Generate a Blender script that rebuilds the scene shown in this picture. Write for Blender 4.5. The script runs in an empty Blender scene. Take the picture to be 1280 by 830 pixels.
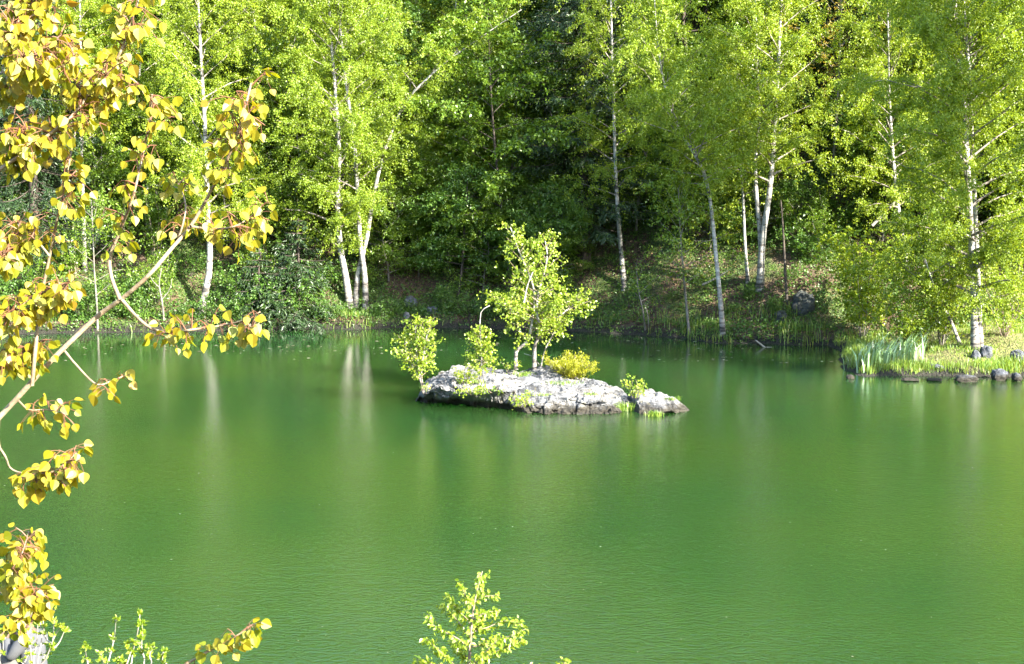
import bpy, math, random
import numpy as np
from mathutils import Vector, Matrix

# ------------------------------------------------------------------ basics
scn = bpy.context.scene
COL = scn.collection
FPX = 1758.0                 # focal length in pixels of a 1280 wide frame
CAM = np.array([0.0, 0.0, 5.8])
PITCH = math.atan(215.0 / FPX)
cp, sp = math.cos(PITCH), math.sin(PITCH)


def ray(px, py):
    u, v = (px - 640.0) / FPX, -(py - 415.0) / FPX
    return np.array([u, cp + v * sp, -sp + v * cp])


def at(px, py, Y):
    d = ray(px, py)
    return CAM + d * (Y / d[1])


def on_z(px, py, z=0.0):
    d = ray(px, py)
    return CAM + d * ((z - CAM[2]) / d[2])


def unit(v):
    return v / np.maximum(np.linalg.norm(v, axis=-1, keepdims=True), 1e-9)


# ------------------------------------------------------------------ numpy noise
def _hash(ix, iy, iz, seed):
    n = (ix * 374761393 + iy * 668265263 + iz * 2147483647 + seed * 1274126177) & 0xFFFFFFFF
    n = ((n ^ (n >> 13)) * 1274126177) & 0xFFFFFFFF
    n = (n ^ (n >> 16)) & 0xFFFF
    return n / 65535.0


def vnoise(x, y, z=0.0, seed=0):
    x, y, z = np.broadcast_arrays(np.asarray(x, float), np.asarray(y, float), np.asarray(z, float))
    ix, iy, iz = np.floor(x).astype(np.int64), np.floor(y).astype(np.int64), np.floor(z).astype(np.int64)
    fx, fy, fz = x - ix, y - iy, z - iz
    fx, fy, fz = [f * f * (3 - 2 * f) for f in (fx, fy, fz)]
    r = 0
    for a in (0, 1):
        for b in (0, 1):
            for c in (0, 1):
                w = (fx if a else 1 - fx) * (fy if b else 1 - fy) * (fz if c else 1 - fz)
                r = r + w * _hash(ix + a, iy + b, iz + c, seed)
    return r * 2 - 1


def fbm(x, y, z=0.0, octv=4, seed=0):
    r, a, f = 0, 0.5, 1.0
    for o in range(octv):
        r = r + a * vnoise(np.asarray(x) * f, np.asarray(y) * f, np.asarray(z) * f, seed + o)
        a *= 0.5
        f *= 2.03
    return r


def sstep(a, b, x):
    t = np.clip((x - a) / (b - a), 0, 1)
    return t * t * (3 - 2 * t)


def blocks(x, y, seed=0):
    """random height and tilt per cell of a jittered grid, plus closeness to the cell edge"""
    ix, iy = np.floor(x).astype(np.int64), np.floor(y).astype(np.int64)
    d1 = np.full(x.shape, 9.0)
    d2 = np.full(x.shape, 9.0)
    h = np.zeros(x.shape)
    z = np.zeros_like(ix)
    for a in (-1, 0, 1):
        for b in (-1, 0, 1):
            cx, cy_ = ix + a, iy + b
            px = cx + .1 + .8 * _hash(cx, cy_, z, seed)
            py = cy_ + .1 + .8 * _hash(cx, cy_, z, seed + 1)
            d = np.hypot(x - px, y - py)
            v = _hash(cx, cy_, z, seed + 2) - .5 + (x - px) * (_hash(cx, cy_, z, seed + 3) - .5) * .9 + (y - py) * (_hash(cx, cy_, z, seed + 4) - .5) * .9
            near = d < d1
            d2 = np.where(near, d1, np.minimum(d2, d))
            h = np.where(near, v, h)
            d1 = np.where(near, d, d1)
    return h, d2 - d1


# ------------------------------------------------------------------ terrain height
_SX = np.array([-120, -46, -32, -18, -8, -3, 2.7, 4.3, 6.6, 8.5, 10.6, 14, 30, 42, 120.])
_SY = np.array([20, 30, 45, 46.6, 48.0, 48.6, 47.3, 46.3, 44.6, 44.2, 43.6, 43, 44, 30, 20.])


def land_d(x, y):
    """signed distance-like inland measure of the far bank"""
    s = np.interp(x, _SX, _SY)
    w = 0.35 * vnoise(x * 0.9, y * 0.5, 0, 3) + 0.12 * vnoise(x * 3.1, y * 2.3, 0, 4)
    return y - s + w


def pen_d(x, y):
    w = 0.22 * vnoise(x * 1.3, y * 1.3, 0, 8) + 0.07 * vnoise(x * 4.3, y * 4.3, 0, 9)
    tip = 9.35 + 0.16 * np.abs(y - 38.6)
    a = np.minimum((x - tip) * 0.8, y - 37.45 - 0.15 * np.sin(x * 0.7))
    b = np.minimum(x - 15.6, y - 25.0)          # unseen shore added right of the picture to carry the shading birches
    return np.maximum(a, b) + w


def height(x, y):
    x = np.asarray(x, float)
    y = np.asarray(y, float)
    d = land_d(x, y)
    rough = 0.35 * fbm(x * 0.35, y * 0.35, 0, 4, 21)
    bank = np.where(d < 0, d * 0.5, 0.32 * sstep(0, 0.35, d) + 0.12 * d * np.exp(-d / 3) + 0.56 * np.maximum(d - 1.0, 0) ** 1.03)
    bank = bank + rough * sstep(0.2, 3.0, d) + 0.05 * fbm(x * 2.2, y * 2.2, 0, 3, 25) * sstep(-.2, .4, d)
    # mound under the birch pair on the right bank
    bank = bank + 0.75 * np.exp(-(((x - 8.6) / 1.5) ** 2 + ((y - 47.6) / 1.6) ** 2))
    p = pen_d(x, y)
    pen = np.where(p < 0, p * 0.5, 0.17 * sstep(0, 0.2, p) + 0.10 * p + 0.16 * fbm(x * 1.2, y * 1.2, 0, 4, 31) * sstep(0, .6, p))
    pen = pen + .25 * sstep(11.2, 15, x) * sstep(.8, 2.5, p)
    pen = np.minimum(pen, 1.5)
    near = 14.7 + 0.3 * np.sin(x * 0.8) + 0.2 * vnoise(x * 1.7, 0, 0, 5)
    n = near - y
    nb = np.where(n < 0, n * 0.5, 0.12 * sstep(0, .3, n) + 0.29 * n + 0.06 * fbm(x * 1.5, y * 1.5, 0, 3, 35))
    side = np.maximum(np.abs(x) - 44, -3) * 0.4
    return np.maximum(np.maximum(np.maximum(np.maximum(bank, pen), nb), side), -1.6)


def hit(px, py, lo=30.0, hi=90.0):
    """where the picture ray meets the terrain"""
    d = ray(px, py)
    ys = np.arange(lo, hi, 0.03)
    P = CAM[None, :] + d[None, :] * (ys / d[1])[:, None]
    g = np.maximum(height(P[:, 0], P[:, 1]), 0.0)
    k = np.argmax(P[:, 2] <= g)
    q = P[k].copy()
    q[2] = g[k]
    return q


# ------------------------------------------------------------------ mesh building
class MB:
    def __init__(self):
        self.V, self.F, self.T, self.n = [], [], [], 0

    def add(self, V, F, tint=None):
        """F: array (m,k)"""
        V = np.asarray(V, float).reshape(-1, 3)
        F = np.asarray(F, np.int64)
        self.V.append(V)
        self.F.append(F + self.n)
        self.T.append(np.full(len(F), 0.5) if tint is None else np.broadcast_to(np.asarray(tint, float), (len(F),)))
        self.n += len(V)

    def tube(self, P, R, sides=6, cap=True):
        P = np.asarray(P, float)
        R = np.broadcast_to(np.asarray(R, float), (len(P),))
        T = np.gradient(P, axis=0)
        T = unit(T)
        ov = unit(P[-1] - P[0])
        ref = np.array([1.0, 0.13, 0]) if abs(ov[2]) > 0.7 else np.array([0, 0.0, 1.0])
        U = unit(np.cross(T, ref))
        W = np.cross(T, U)
        a = np.linspace(0, 2 * math.pi, sides, endpoint=False)
        ring = P[:, None, :] + R[:, None, None] * (np.cos(a)[None, :, None] * U[:, None, :] + np.sin(a)[None, :, None] * W[:, None, :])
        n = len(P)
        i = np.arange(n - 1)[:, None] * sides
        j = np.arange(sides)[None, :]
        j2 = (j + 1) % sides
        F = np.stack([i + j, i + j2, i + sides + j2, i + sides + j], -1).reshape(-1, 4)
        self.add(ring.reshape(-1, 3), F)
        if cap:
            b = self.n - n * sides
            self.F.append(np.array([[b + (n - 1) * sides + k for k in range(sides)]]))
            self.T.append(np.full(1, 0.5))

    def leaves(self, C, A, N, L, W, rng, fold=0.12):
        m = len(C)
        if m == 0:
            return
        A = unit(A)
        B = unit(np.cross(N, A))
        N = np.cross(A, B)
        L = np.broadcast_to(L, (m,))[:, None]
        W = np.broadcast_to(W, (m,))[:, None]
        f = N * L * fold
        V = np.stack([C, C + A * L * .45 + B * W * .5 + f, C + A * L - f * .4, C + A * L * .45 - B * W * .5 + f], 1)
        F = np.arange(4 * m).reshape(m, 4)
        self.add(V.reshape(-1, 3), F, rng.random(m))

    def build(self, name, mats, parent=None, smooth=False):
        me = bpy.data.meshes.new(name)
        V = np.concatenate(self.V)
        me.vertices.add(len(V))
        me.vertices.foreach_set('co', V.astype(np.float32).ravel())
        loops = np.concatenate([f.ravel() for f in self.F])
        tot = np.concatenate([np.full(len(f), f.shape[1]) for f in self.F])
        st = np.concatenate([[0], np.cumsum(tot)[:-1]])
        me.loops.add(len(loops))
        me.loops.foreach_set('vertex_index', loops.astype(np.int32))
        me.polygons.add(len(tot))
        me.polygons.foreach_set('loop_start', st.astype(np.int32))
        me.polygons.foreach_set('loop_total', tot.astype(np.int32))
        me.update(calc_edges=True)
        at_ = me.attributes.new('tint', 'FLOAT', 'FACE')
        at_.data.foreach_set('value', np.concatenate(self.T).astype(np.float32))
        me.polygons.foreach_set('use_smooth', np.full(len(tot), bool(smooth)))
        for m in (mats if isinstance(mats, (list, tuple)) else [mats]):
            me.materials.append(m)
        o = bpy.data.objects.new(name, me)
        COL.objects.link(o)
        if parent:
            o.parent = parent
        return o


def tag(o, label=None, cat=None, group=None, kind=None):
    if label: o['label'] = label
    if cat: o['category'] = cat
    if group: o['group'] = group
    if kind: o['kind'] = kind
    return o


def empty(name, loc, label='', cat=None, group=None):
    o = bpy.data.objects.new(name, None)
    o.empty_display_size = 0.3
    COL.objects.link(o)
    o.location = [float(c) for c in loc]
    return tag(o, label, cat, group)


def dup(root, loc, rotz=0.0, scale=1.0, label=None, cat=None, group=None):
    r = root.copy()
    COL.objects.link(r)
    r.location = [float(c) for c in loc]
    r.rotation_euler = (0, 0, rotz)
    r.scale = scale if isinstance(scale, tuple) else (scale,) * 3
    tag(r, label, cat, group)
    for ch in list(root.children):
        c = ch.copy()
        COL.objects.link(c)
        c.parent = r
    return r


# ------------------------------------------------------------------ materials
def new_mat(name):
    m = bpy.data.materials.new(name)
    m.use_nodes = True
    nt = m.node_tree
    nt.nodes.clear()
    out = nt.nodes.new('ShaderNodeOutputMaterial')
    return m, nt, out


def N(nt, typ, **kw):
    n = nt.nodes.new(typ)
    for k, v in kw.items():
        if k in n.inputs:
            n.inputs[k].default_value = v
        else:
            setattr(n, k, v)
    return n


def ramp(nt, fac, stops):
    r = nt.nodes.new('ShaderNodeValToRGB')
    e = r.color_ramp.elements
    while len(e) > 1:
        e.remove(e[0])
    e[0].position = stops[0][0]
    e[0].color = (*stops[0][1], 1)
    for p, c in stops[1:]:
        k = e.new(p)
        k.color = (*c, 1)
    nt.links.new(fac, r.inputs[0])
    return r.outputs[0]


def leaf_mat(name, stops, trans=0.5, gloss=0.035, rough=0.45, tcol=(1.25, 1.1, 0.55), objvar=0.25):
    m, nt, out = new_mat(name)
    a = N(nt, 'ShaderNodeAttribute', attribute_name='tint')
    oi = N(nt, 'ShaderNodeObjectInfo')
    mx = N(nt, 'ShaderNodeMath', operation='MULTIPLY')
    mx.inputs[1].default_value = 1 - objvar
    nt.links.new(a.outputs['Fac'], mx.inputs[0])
    m2 = N(nt, 'ShaderNodeMath', operation='MULTIPLY_ADD')
    nt.links.new(oi.outputs['Random'], m2.inputs[0])
    m2.inputs[1].default_value = objvar
    nt.links.new(mx.outputs[0], m2.inputs[2])
    col = ramp(nt, m2.outputs[0], stops)
    df = N(nt, 'ShaderNodeBsdfDiffuse')
    nt.links.new(col, df.inputs['Color'])
    tr = N(nt, 'ShaderNodeBsdfTranslucent')
    vm = N(nt, 'ShaderNodeVectorMath', operation='MULTIPLY')
    nt.links.new(col, vm.inputs[0])
    vm.inputs[1].default_value = tcol
    nt.links.new(vm.outputs[0], tr.inputs['Color'])
    ms = N(nt, 'ShaderNodeMixShader', Fac=trans)
    nt.links.new(df.outputs[0], ms.inputs[1])
    nt.links.new(tr.outputs[0], ms.inputs[2])
    gl = N(nt, 'ShaderNodeBsdfGlossy', Roughness=rough)
    m3 = N(nt, 'ShaderNodeMixShader', Fac=gloss)
    nt.links.new(ms.outputs[0], m3.inputs[1])
    nt.links.new(gl.outputs[0], m3.inputs[2])
    nt.links.new(m3.outputs[0], out.inputs[0])
    return m


def bark_mat(name, stops, scale=(3, 3, 14), rough=0.85, bump=0.4, detail=5.0):
    m, nt, out = new_mat(name)
    tc = N(nt, 'ShaderNodeTexCoord')
    mp = N(nt, 'ShaderNodeMapping')
    mp.inputs['Scale'].default_value = scale
    nt.links.new(tc.outputs['Object'], mp.inputs[0])
    nz = N(nt, 'ShaderNodeTexNoise', Scale=1.0, Detail=detail, Roughness=0.62)
    nt.links.new(mp.outputs[0], nz.inputs['Vector'])
    fac = nz.outputs['Fac']
    if name == 'birch_bark':      # old fissured bark at the foot of the stem
        sx = N(nt, 'ShaderNodeSeparateXYZ')
        nt.links.new(tc.outputs['Object'], sx.inputs[0])
        mr = N(nt, 'ShaderNodeMapRange')
        mr.inputs[1].default_value, mr.inputs[2].default_value = 0.0, 1.3
        mr.inputs[3].default_value, mr.inputs[4].default_value = -.14, 0.0
        nt.links.new(sx.outputs[2], mr.inputs[0])
        ad = N(nt, 'ShaderNodeMath', operation='ADD')
        nt.links.new(fac, ad.inputs[0])
        nt.links.new(mr.outputs[0], ad.inputs[1])
        n5 = N(nt, 'ShaderNodeTexNoise', Scale=2.6, Detail=3.0, Distortion=.8)
        nt.links.new(tc.outputs['Object'], n5.inputs['Vector'])
        r5 = N(nt, 'ShaderNodeMapRange')
        r5.inputs[1].default_value, r5.inputs[2].default_value = .60, .70
        r5.inputs[3].default_value, r5.inputs[4].default_value = 0.0, -.2
        nt.links.new(n5.outputs['Fac'], r5.inputs[0])
        a5 = N(nt, 'ShaderNodeMath', operation='ADD')
        nt.links.new(ad.outputs[0], a5.inputs[0])
        nt.links.new(r5.outputs[0], a5.inputs[1])
        fac = a5.outputs[0]
    col = ramp(nt, fac, stops)
    p = N(nt, 'ShaderNodeBsdfPrincipled', Roughness=rough)
    nt.links.new(col, p.inputs['Base Color'])
    b = N(nt, 'ShaderNodeBump', Strength=bump, Distance=0.02)
    nt.links.new(nz.outputs['Fac'], b.inputs['Height'])
    nt.links.new(b.outputs[0], p.inputs['Normal'])
    nt.links.new(p.outputs[0], out.inputs[0])
    return m


def plain_mat(name, col, rough=0.7, var=0.25, scale=20.0):
    m, nt, out = new_mat(name)
    tc = N(nt, 'ShaderNodeTexCoord')
    nz = N(nt, 'ShaderNodeTexNoise', Scale=scale, Detail=4.0)
    nt.links.new(tc.outputs['Object'], nz.inputs['Vector'])
    c = ramp(nt, nz.outputs['Fac'], [(0.3, tuple(x * (1 - var) for x in col)), (0.7, tuple(min(1, x * (1 + var)) for x in col))])
    p = N(nt, 'ShaderNodeBsdfPrincipled', Roughness=rough)
    nt.links.new(c, p.inputs['Base Color'])
    nt.links.new(p.outputs[0], out.inputs[0])
    return m


M = {}
M['birch_leaf'] = leaf_mat('birch_leaf', [(0, (.16, .25, .016)), (.5, (.235, .335, .02)), (1, (.34, .41, .03))], 0.54)
M['broad_leaf'] = leaf_mat('broad_leaf', [(0, (.085, .165, .014)), (.5, (.135, .235, .018)), (1, (.21, .31, .03))], 0.5, gloss=.045, rough=.4)
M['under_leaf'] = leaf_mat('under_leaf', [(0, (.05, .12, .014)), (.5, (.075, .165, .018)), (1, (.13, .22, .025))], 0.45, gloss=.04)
M['spruce_needle'] = leaf_mat('spruce_needle', [(0, (.014, .035, .010)), (.6, (.026, .055, .015)), (1, (.055, .10, .02))], 0.15, gloss=.05)
M['bronze_leaf'] = leaf_mat('bronze_leaf', [(0, (.20, .17, .02)), (.5, (.30, .24, .03)), (1, (.34, .20, .035))], 0.5)
M['young_leaf'] = leaf_mat('young_leaf', [(0, (.15, .25, .012)), (.5, (.23, .33, .018)), (1, (.32, .38, .035))], 0.5, gloss=.05)
M['yellow_leaf'] = leaf_mat('yellow_leaf', [(0, (.20, .25, .010)), (.5, (.28, .30, .012)), (1, (.34, .34, .016))], 0.45)
M['aspen_leaf'] = leaf_mat('aspen_leaf', [(0, (.13, .20, .007)), (.25, (.23, .245, .008)), (.6, (.30, .265, .010)), (.94, (.34, .25, .013)), (1, (.33, .17, .02))], 0.52, gloss=.035, rough=.5, tcol=(1.2, 1.12, .5), objvar=0.0)
M['grass_blade'] = leaf_mat('grass_blade', [(0, (.10, .20, .02)), (.5, (.17, .29, .03)), (.85, (.28, .36, .05)), (1, (.42, .36, .14))], 0.45, gloss=.06)
M['iris_blade'] = leaf_mat('iris_blade', [(0, (.12, .24, .07)), (1, (.24, .36, .14))], 0.3, gloss=.16, rough=.35)
M['birch_bark'] = bark_mat('birch_bark', [(.30, (.03, .028, .025)), (.40, (.16, .14, .12)), (.46, (.25, .24, .215)), (.7, (.375, .365, .33))], (1.6, 1.6, 9))
M['birch_limb'] = bark_mat('birch_limb', [(.3, (.05, .04, .032)), (.5, (.17, .145, .12)), (.75, (.36, .33, .29))], (5, 5, 9))
M['grey_bark'] = bark_mat('grey_bark', [(.3, (.05, .045, .035)), (.55, (.16, .145, .12)), (.75, (.26, .24, .20))], (9, 9, 3))
M['dark_bark'] = bark_mat('dark_bark', [(.3, (.02, .016, .012)), (.6, (.065, .05, .038)), (.8, (.12, .09, .065))], (9, 9, 3))
M['pale_wood'] = bark_mat('pale_wood', [(.3, (.18, .16, .13)), (.6, (.28, .26, .22)), (.8, (.38, .36, .32))], (12, 12, 12))
M['twig'] = bark_mat('twig', [(.3, (.10, .075, .05)), (.7, (.24, .19, .14))], (14, 14, 14))
M['aspen_bark'] = bark_mat('aspen_bark', [(.28, (.14, .09, .05)), (.42, (.17, .125, .075)), (.62, (.25, .20, .125)), (.8, (.32, .275, .19))], (18, 18, 18), rough=.7, bump=.5)
M['red_petiole'] = plain_mat('red_petiole', (.13, .055, .025), .6)


def ground_mat():
    m, nt, out = new_mat('forest_floor')
    g = N(nt, 'ShaderNodeNewGeometry')
    n1 = N(nt, 'ShaderNodeTexNoise', Scale=0.55, Detail=5.0, Roughness=.6)
    n2 = N(nt, 'ShaderNodeTexNoise', Scale=7.0, Detail=6.0, Roughness=.7)
    n3 = N(nt, 'ShaderNodeTexVoronoi', Scale=16.0)
    for n in (n1, n2, n3):
        nt.links.new(g.outputs['Position'], n.inputs['Vector'])
    litter = ramp(nt, n2.outputs['Fac'], [(.25, (.015, .011, .006)), (.45, (.05, .033, .018)), (.6, (.10, .065, .035)), (.78, (.19, .135, .08))])
    green = ramp(nt, n2.outputs['Fac'], [(.3, (.014, .024, .005)), (.55, (.05, .08, .012)), (.8, (.12, .15, .025))])
    mask = ramp(nt, n1.outputs['Fac'], [(.47, (0, 0, 0)), (.56, (1, 1, 1))])
    mx = N(nt, 'ShaderNodeMix', data_type='RGBA')
    nt.links.new(mask, mx.inputs[0])
    nt.links.new(litter, mx.inputs[6])
    nt.links.new(green, mx.inputs[7])
    # grassy peninsula: greener to the right of x = 9 and in front of y = 44
    sx = N(nt, 'ShaderNodeSeparateXYZ')
    nt.links.new(g.outputs['Position'], sx.inputs[0])
    a = N(nt, 'ShaderNodeMapRange')
    a.inputs[1].default_value, a.inputs[2].default_value = 8.6, 9.6
    nt.links.new(sx.outputs[0], a.inputs[0])
    b = N(nt, 'ShaderNodeMapRange')
    b.inputs[1].default_value, b.inputs[2].default_value = 44.5, 42.0
    nt.links.new(sx.outputs[1], b.inputs[0])
    ab = N(nt, 'ShaderNodeMath', operation='MULTIPLY')
    nt.links.new(a.outputs[0], ab.inputs[0])
    nt.links.new(b.outputs[0], ab.inputs[1])
    turf = ramp(nt, n2.outputs['Fac'], [(.25, (.03, .03, .012)), (.42, (.08, .095, .02)), (.56, (.16, .15, .05)), (.8, (.24, .18, .10))])
    m2 = N(nt, 'ShaderNodeMix', data_type='RGBA')
    nt.links.new(ab.outputs[0], m2.inputs[0])
    nt.links.new(mx.outputs[2], m2.inputs[6])
    nt.links.new(turf, m2.inputs[7])
    # wet dark mud in the first centimetres above the water
    w = N(nt, 'ShaderNodeMapRange')
    w.inputs[1].default_value, w.inputs[2].default_value = 0.12, 0.34
    nt.links.new(sx.outputs[2], w.inputs[0])
    m3 = N(nt, 'ShaderNodeMix', data_type='RGBA')
    nt.links.new(w.outputs[0], m3.inputs[0])
    m3.inputs[6].default_value = (.014, .013, .007, 1)
    nt.links.new(m2.outputs[2], m3.inputs[7])
    p = N(nt, 'ShaderNodeBsdfPrincipled', Roughness=.95)
    nt.links.new(m3.outputs[2], p.inputs['Base Color'])
    bp = N(nt, 'ShaderNodeBump', Strength=.9, Distance=.06)
    ad = N(nt, 'ShaderNodeMath', operation='ADD')
    nt.links.new(n2.outputs['Fac'], ad.inputs[0])
    nt.links.new(n3.outputs['Distance'], ad.inputs[1])
    nt.links.new(ad.outputs[0], bp.inputs['Height'])
    nt.links.new(bp.outputs[0], p.inputs['Normal'])
    nt.links.new(p.outputs[0], out.inputs[0])
    return m


def rock_mat(name, base=(.40, .39, .38), wet=True, lichen=True, sc=1.0):
    m, nt, out = new_mat(name)
    tc = N(nt, 'ShaderNodeTexCoord')
    mp = N(nt, 'ShaderNodeMapping')
    mp.inputs['Scale'].default_value = (1, 1, 2.2)
    mp.inputs['Rotation'].default_value = (.25, .3, .2)
    nt.links.new(tc.outputs['Object'], mp.inputs[0])
    n1 = N(nt, 'ShaderNodeTexNoise', Scale=2.6 * sc, Detail=8.0, Roughness=.68)
    n2 = N(nt, 'ShaderNodeTexNoise', Scale=12.0 * sc, Detail=6.0, Roughness=.7)
    vo = N(nt, 'ShaderNodeTexVoronoi', Scale=3.4 * sc, feature='DISTANCE_TO_EDGE')
    for n in (n1, n2, vo):
        nt.links.new(mp.outputs[0], n.inputs['Vector'])
    wv = N(nt, 'ShaderNodeVectorMath', operation='ADD')
    nt.links.new(mp.outputs[0], wv.inputs[0])
    nt.links.new(n1.outputs['Color'], wv.inputs[1])
    nt.links.new(wv.outputs[0], vo.inputs['Vector'])
    c1 = ramp(nt, n1.outputs['Fac'], [(.28, tuple(x * .2 for x in base)), (.40, tuple(x * .6 for x in base)), (.50, base), (.72, tuple(min(.75, x * 1.4) for x in base))])
    c2 = ramp(nt, n2.outputs['Fac'], [(.3, (.45, .45, .47)), (.55, (1, 1, 1)), (.8, (1.15, 1.12, 1.05))])
    mul = N(nt, 'ShaderNodeMix', data_type='RGBA', blend_type='MULTIPLY')
    mul.inputs[0].default_value = .75
    nt.links.new(c1, mul.inputs[6])
    nt.links.new(c2, mul.inputs[7])
    mul.inputs[0].default_value = .45
    crk = ramp(nt, vo.outputs['Distance'], [(.0, (.25, .24, .22)), (.035, (1, 1, 1))])
    mu2 = N(nt, 'ShaderNodeMix', data_type='RGBA', blend_type='MULTIPLY')
    mu2.inputs[0].default_value = .7
    nt.links.new(mul.outputs[2], mu2.inputs[6])
    nt.links.new(crk, mu2.inputs[7])
    n0 = N(nt, 'ShaderNodeTexNoise', Scale=1.1 * sc, Detail=5.0, Roughness=.6, Distortion=.6)
    nt.links.new(mp.outputs[0], n0.inputs['Vector'])
    big = ramp(nt, n0.outputs['Fac'], [(.36, (.34, .36, .40)), (.46, (.75, .77, .80)), (.55, (1.05, 1.04, 1.0)), (.68, (1.2, 1.12, .98))])
    mu3 = N(nt, 'ShaderNodeMix', data_type='RGBA', blend_type='MULTIPLY')
    mu3.inputs[0].default_value = 1.0
    nt.links.new(mu2.outputs[2], mu3.inputs[6])
    nt.links.new(big, mu3.inputs[7])
    last = mu3.outputs[2]
    if lichen:
        n3 = N(nt, 'ShaderNodeTexNoise', Scale=4.4 * sc, Detail=6.0, Roughness=.75)
        mp2 = N(nt, 'ShaderNodeMapping')
        mp2.inputs['Location'].default_value = (7, 3, 1)
        nt.links.new(tc.outputs['Object'], mp2.inputs[0])
        nt.links.new(mp2.outputs[0], n3.inputs['Vector'])
        k = ramp(nt, n3.outputs['Fac'], [(.58, (0, 0, 0)), (.68, (.7, .7, .7))])
        ml = N(nt, 'ShaderNodeMix', data_type='RGBA')
        nt.links.new(k, ml.inputs[0])
        nt.links.new(last, ml.inputs[6])
        ml.inputs[7].default_value = (.24, .20, .09, 1)
        last = ml.outputs[2]
    if wet:  # waterline wetness, band raised to paint in shade below the islet's overhang
        g = N(nt, 'ShaderNodeNewGeometry')
        sx = N(nt, 'ShaderNodeSeparateXYZ')
        nt.links.new(g.outputs['Position'], sx.inputs[0])
        ma = N(nt, 'ShaderNodeMath', operation='MULTIPLY_ADD')
        nt.links.new(n2.outputs['Fac'], ma.inputs[0])
        ma.inputs[1].default_value = -.34
        nt.links.new(sx.outputs[2], ma.inputs[2])
        w = N(nt, 'ShaderNodeMapRange')
        w.inputs[1].default_value, w.inputs[2].default_value = -.06, .03
        nt.links.new(ma.outputs[0], w.inputs[0])
        m3 = N(nt, 'ShaderNodeMix', data_type='RGBA')
        nt.links.new(w.outputs[0], m3.inputs[0])
        m3.inputs[6].default_value = (.035, .03, .02, 1)
        nt.links.new(last, m3.inputs[7])
        last = m3.outputs[2]
    p = N(nt, 'ShaderNodeBsdfPrincipled', Roughness=.85)
    nt.links.new(last, p.inputs['Base Color'])
    bp = N(nt, 'ShaderNodeBump', Strength=1.0, Distance=.12)
    ad = N(nt, 'ShaderNodeMath', operation='ADD')
    nt.links.new(n1.outputs['Fac'], ad.inputs[0])
    nt.links.new(crk, ad.inputs[1])
    nt.links.new(ad.outputs[0], bp.inputs['Height'])
    b2 = N(nt, 'ShaderNodeBump', Strength=.6, Distance=.02)
    nt.links.new(n2.outputs['Fac'], b2.inputs['Height'])
    nt.links.new(bp.outputs[0], b2.inputs['Normal'])
    nt.links.new(b2.outputs[0], p.inputs['Normal'])
    nt.links.new(p.outputs[0], out.inputs[0])
    return m


def water_mat():
    m, nt, out = new_mat('lake_water')
    g = N(nt, 'ShaderNodeNewGeometry')
    mp = N(nt, 'ShaderNodeMapping')
    mp.inputs['Scale'].default_value = (1.0, 1.45, 1)
    mp.inputs['Rotation'].default_value = (0, 0, .12)
    nt.links.new(g.outputs['Position'], mp.inputs[0])
    n1 = N(nt, 'ShaderNodeTexNoise', Scale=2.3, Detail=5.0, Roughness=.62, Distortion=.5)
    n2 = N(nt, 'ShaderNodeTexNoise', Scale=11.0, Detail=3.0, Roughness=.6, Distortion=.4)
    n3 = N(nt, 'ShaderNodeTexNoise', Scale=0.10, Detail=2.0)
    nt.links.new(mp.outputs[0], n1.inputs['Vector'])
    nt.links.new(mp.outputs[0], n2.inputs['Vector'])
    nt.links.new(g.outputs['Position'], n3.inputs['Vector'])
    sx = N(nt, 'ShaderNodeSeparateXYZ')
    nt.links.new(g.outputs['Position'], sx.inputs[0])
    # sheltered and calm towards the far bank, rippled by the breeze out on the lake
    calm = N(nt, 'ShaderNodeMapRange')
    calm.inputs[1].default_value, calm.inputs[2].default_value = 44.0, 20.0
    calm.inputs[3].default_value, calm.inputs[4].default_value = .16, 1.0
    nt.links.new(sx.outputs[1], calm.inputs[0])
    gust = N(nt, 'ShaderNodeMapRange')
    gust.inputs[1].default_value, gust.inputs[2].default_value = .35, .65
    gust.inputs[3].default_value, gust.inputs[4].default_value = .6, 1.1
    nt.links.new(n3.outputs['Fac'], gust.inputs[0])
    st = N(nt, 'ShaderNodeMath', operation='MULTIPLY')
    nt.links.new(calm.outputs[0], st.inputs[0])
    nt.links.new(gust.outputs[0], st.inputs[1])
    s2 = N(nt, 'ShaderNodeMath', operation='MULTIPLY')
    nt.links.new(st.outputs[0], s2.inputs[0])
    s2.inputs[1].default_value = WATER_BUMP
    b1 = N(nt, 'ShaderNodeBump', Distance=.036)
    nt.links.new(s2.outputs[0], b1.inputs['Strength'])
    nt.links.new(n1.outputs['Fac'], b1.inputs['Height'])
    b2 = N(nt, 'ShaderNodeBump', Distance=.042)
    nt.links.new(s2.outputs[0], b2.inputs['Strength'])
    nt.links.new(n2.outputs['Fac'], b2.inputs['Height'])
    nt.links.new(b1.outputs[0], b2.inputs['Normal'])
    col = ramp(nt, n3.outputs['Fac'], [(.3, WATER_A), (.7, WATER_B)])
    p = N(nt, 'ShaderNodeBsdfPrincipled', Roughness=.025, IOR=1.5)
    p.subsurface_method = 'BURLEY'      # light wanders about in the murky water
    p.inputs['Subsurface Weight'].default_value = 1.0
    p.inputs['Subsurface Radius'].default_value = (.6, 1.0, .6)
    p.inputs['Subsurface Scale'].default_value = 3.2
    nt.links.new(col, p.inputs['Base Color'])
    nt.links.new(b2.outputs[0], p.inputs['Normal'])
    nt.links.new(p.outputs[0], out.inputs[0])
    return m


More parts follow.
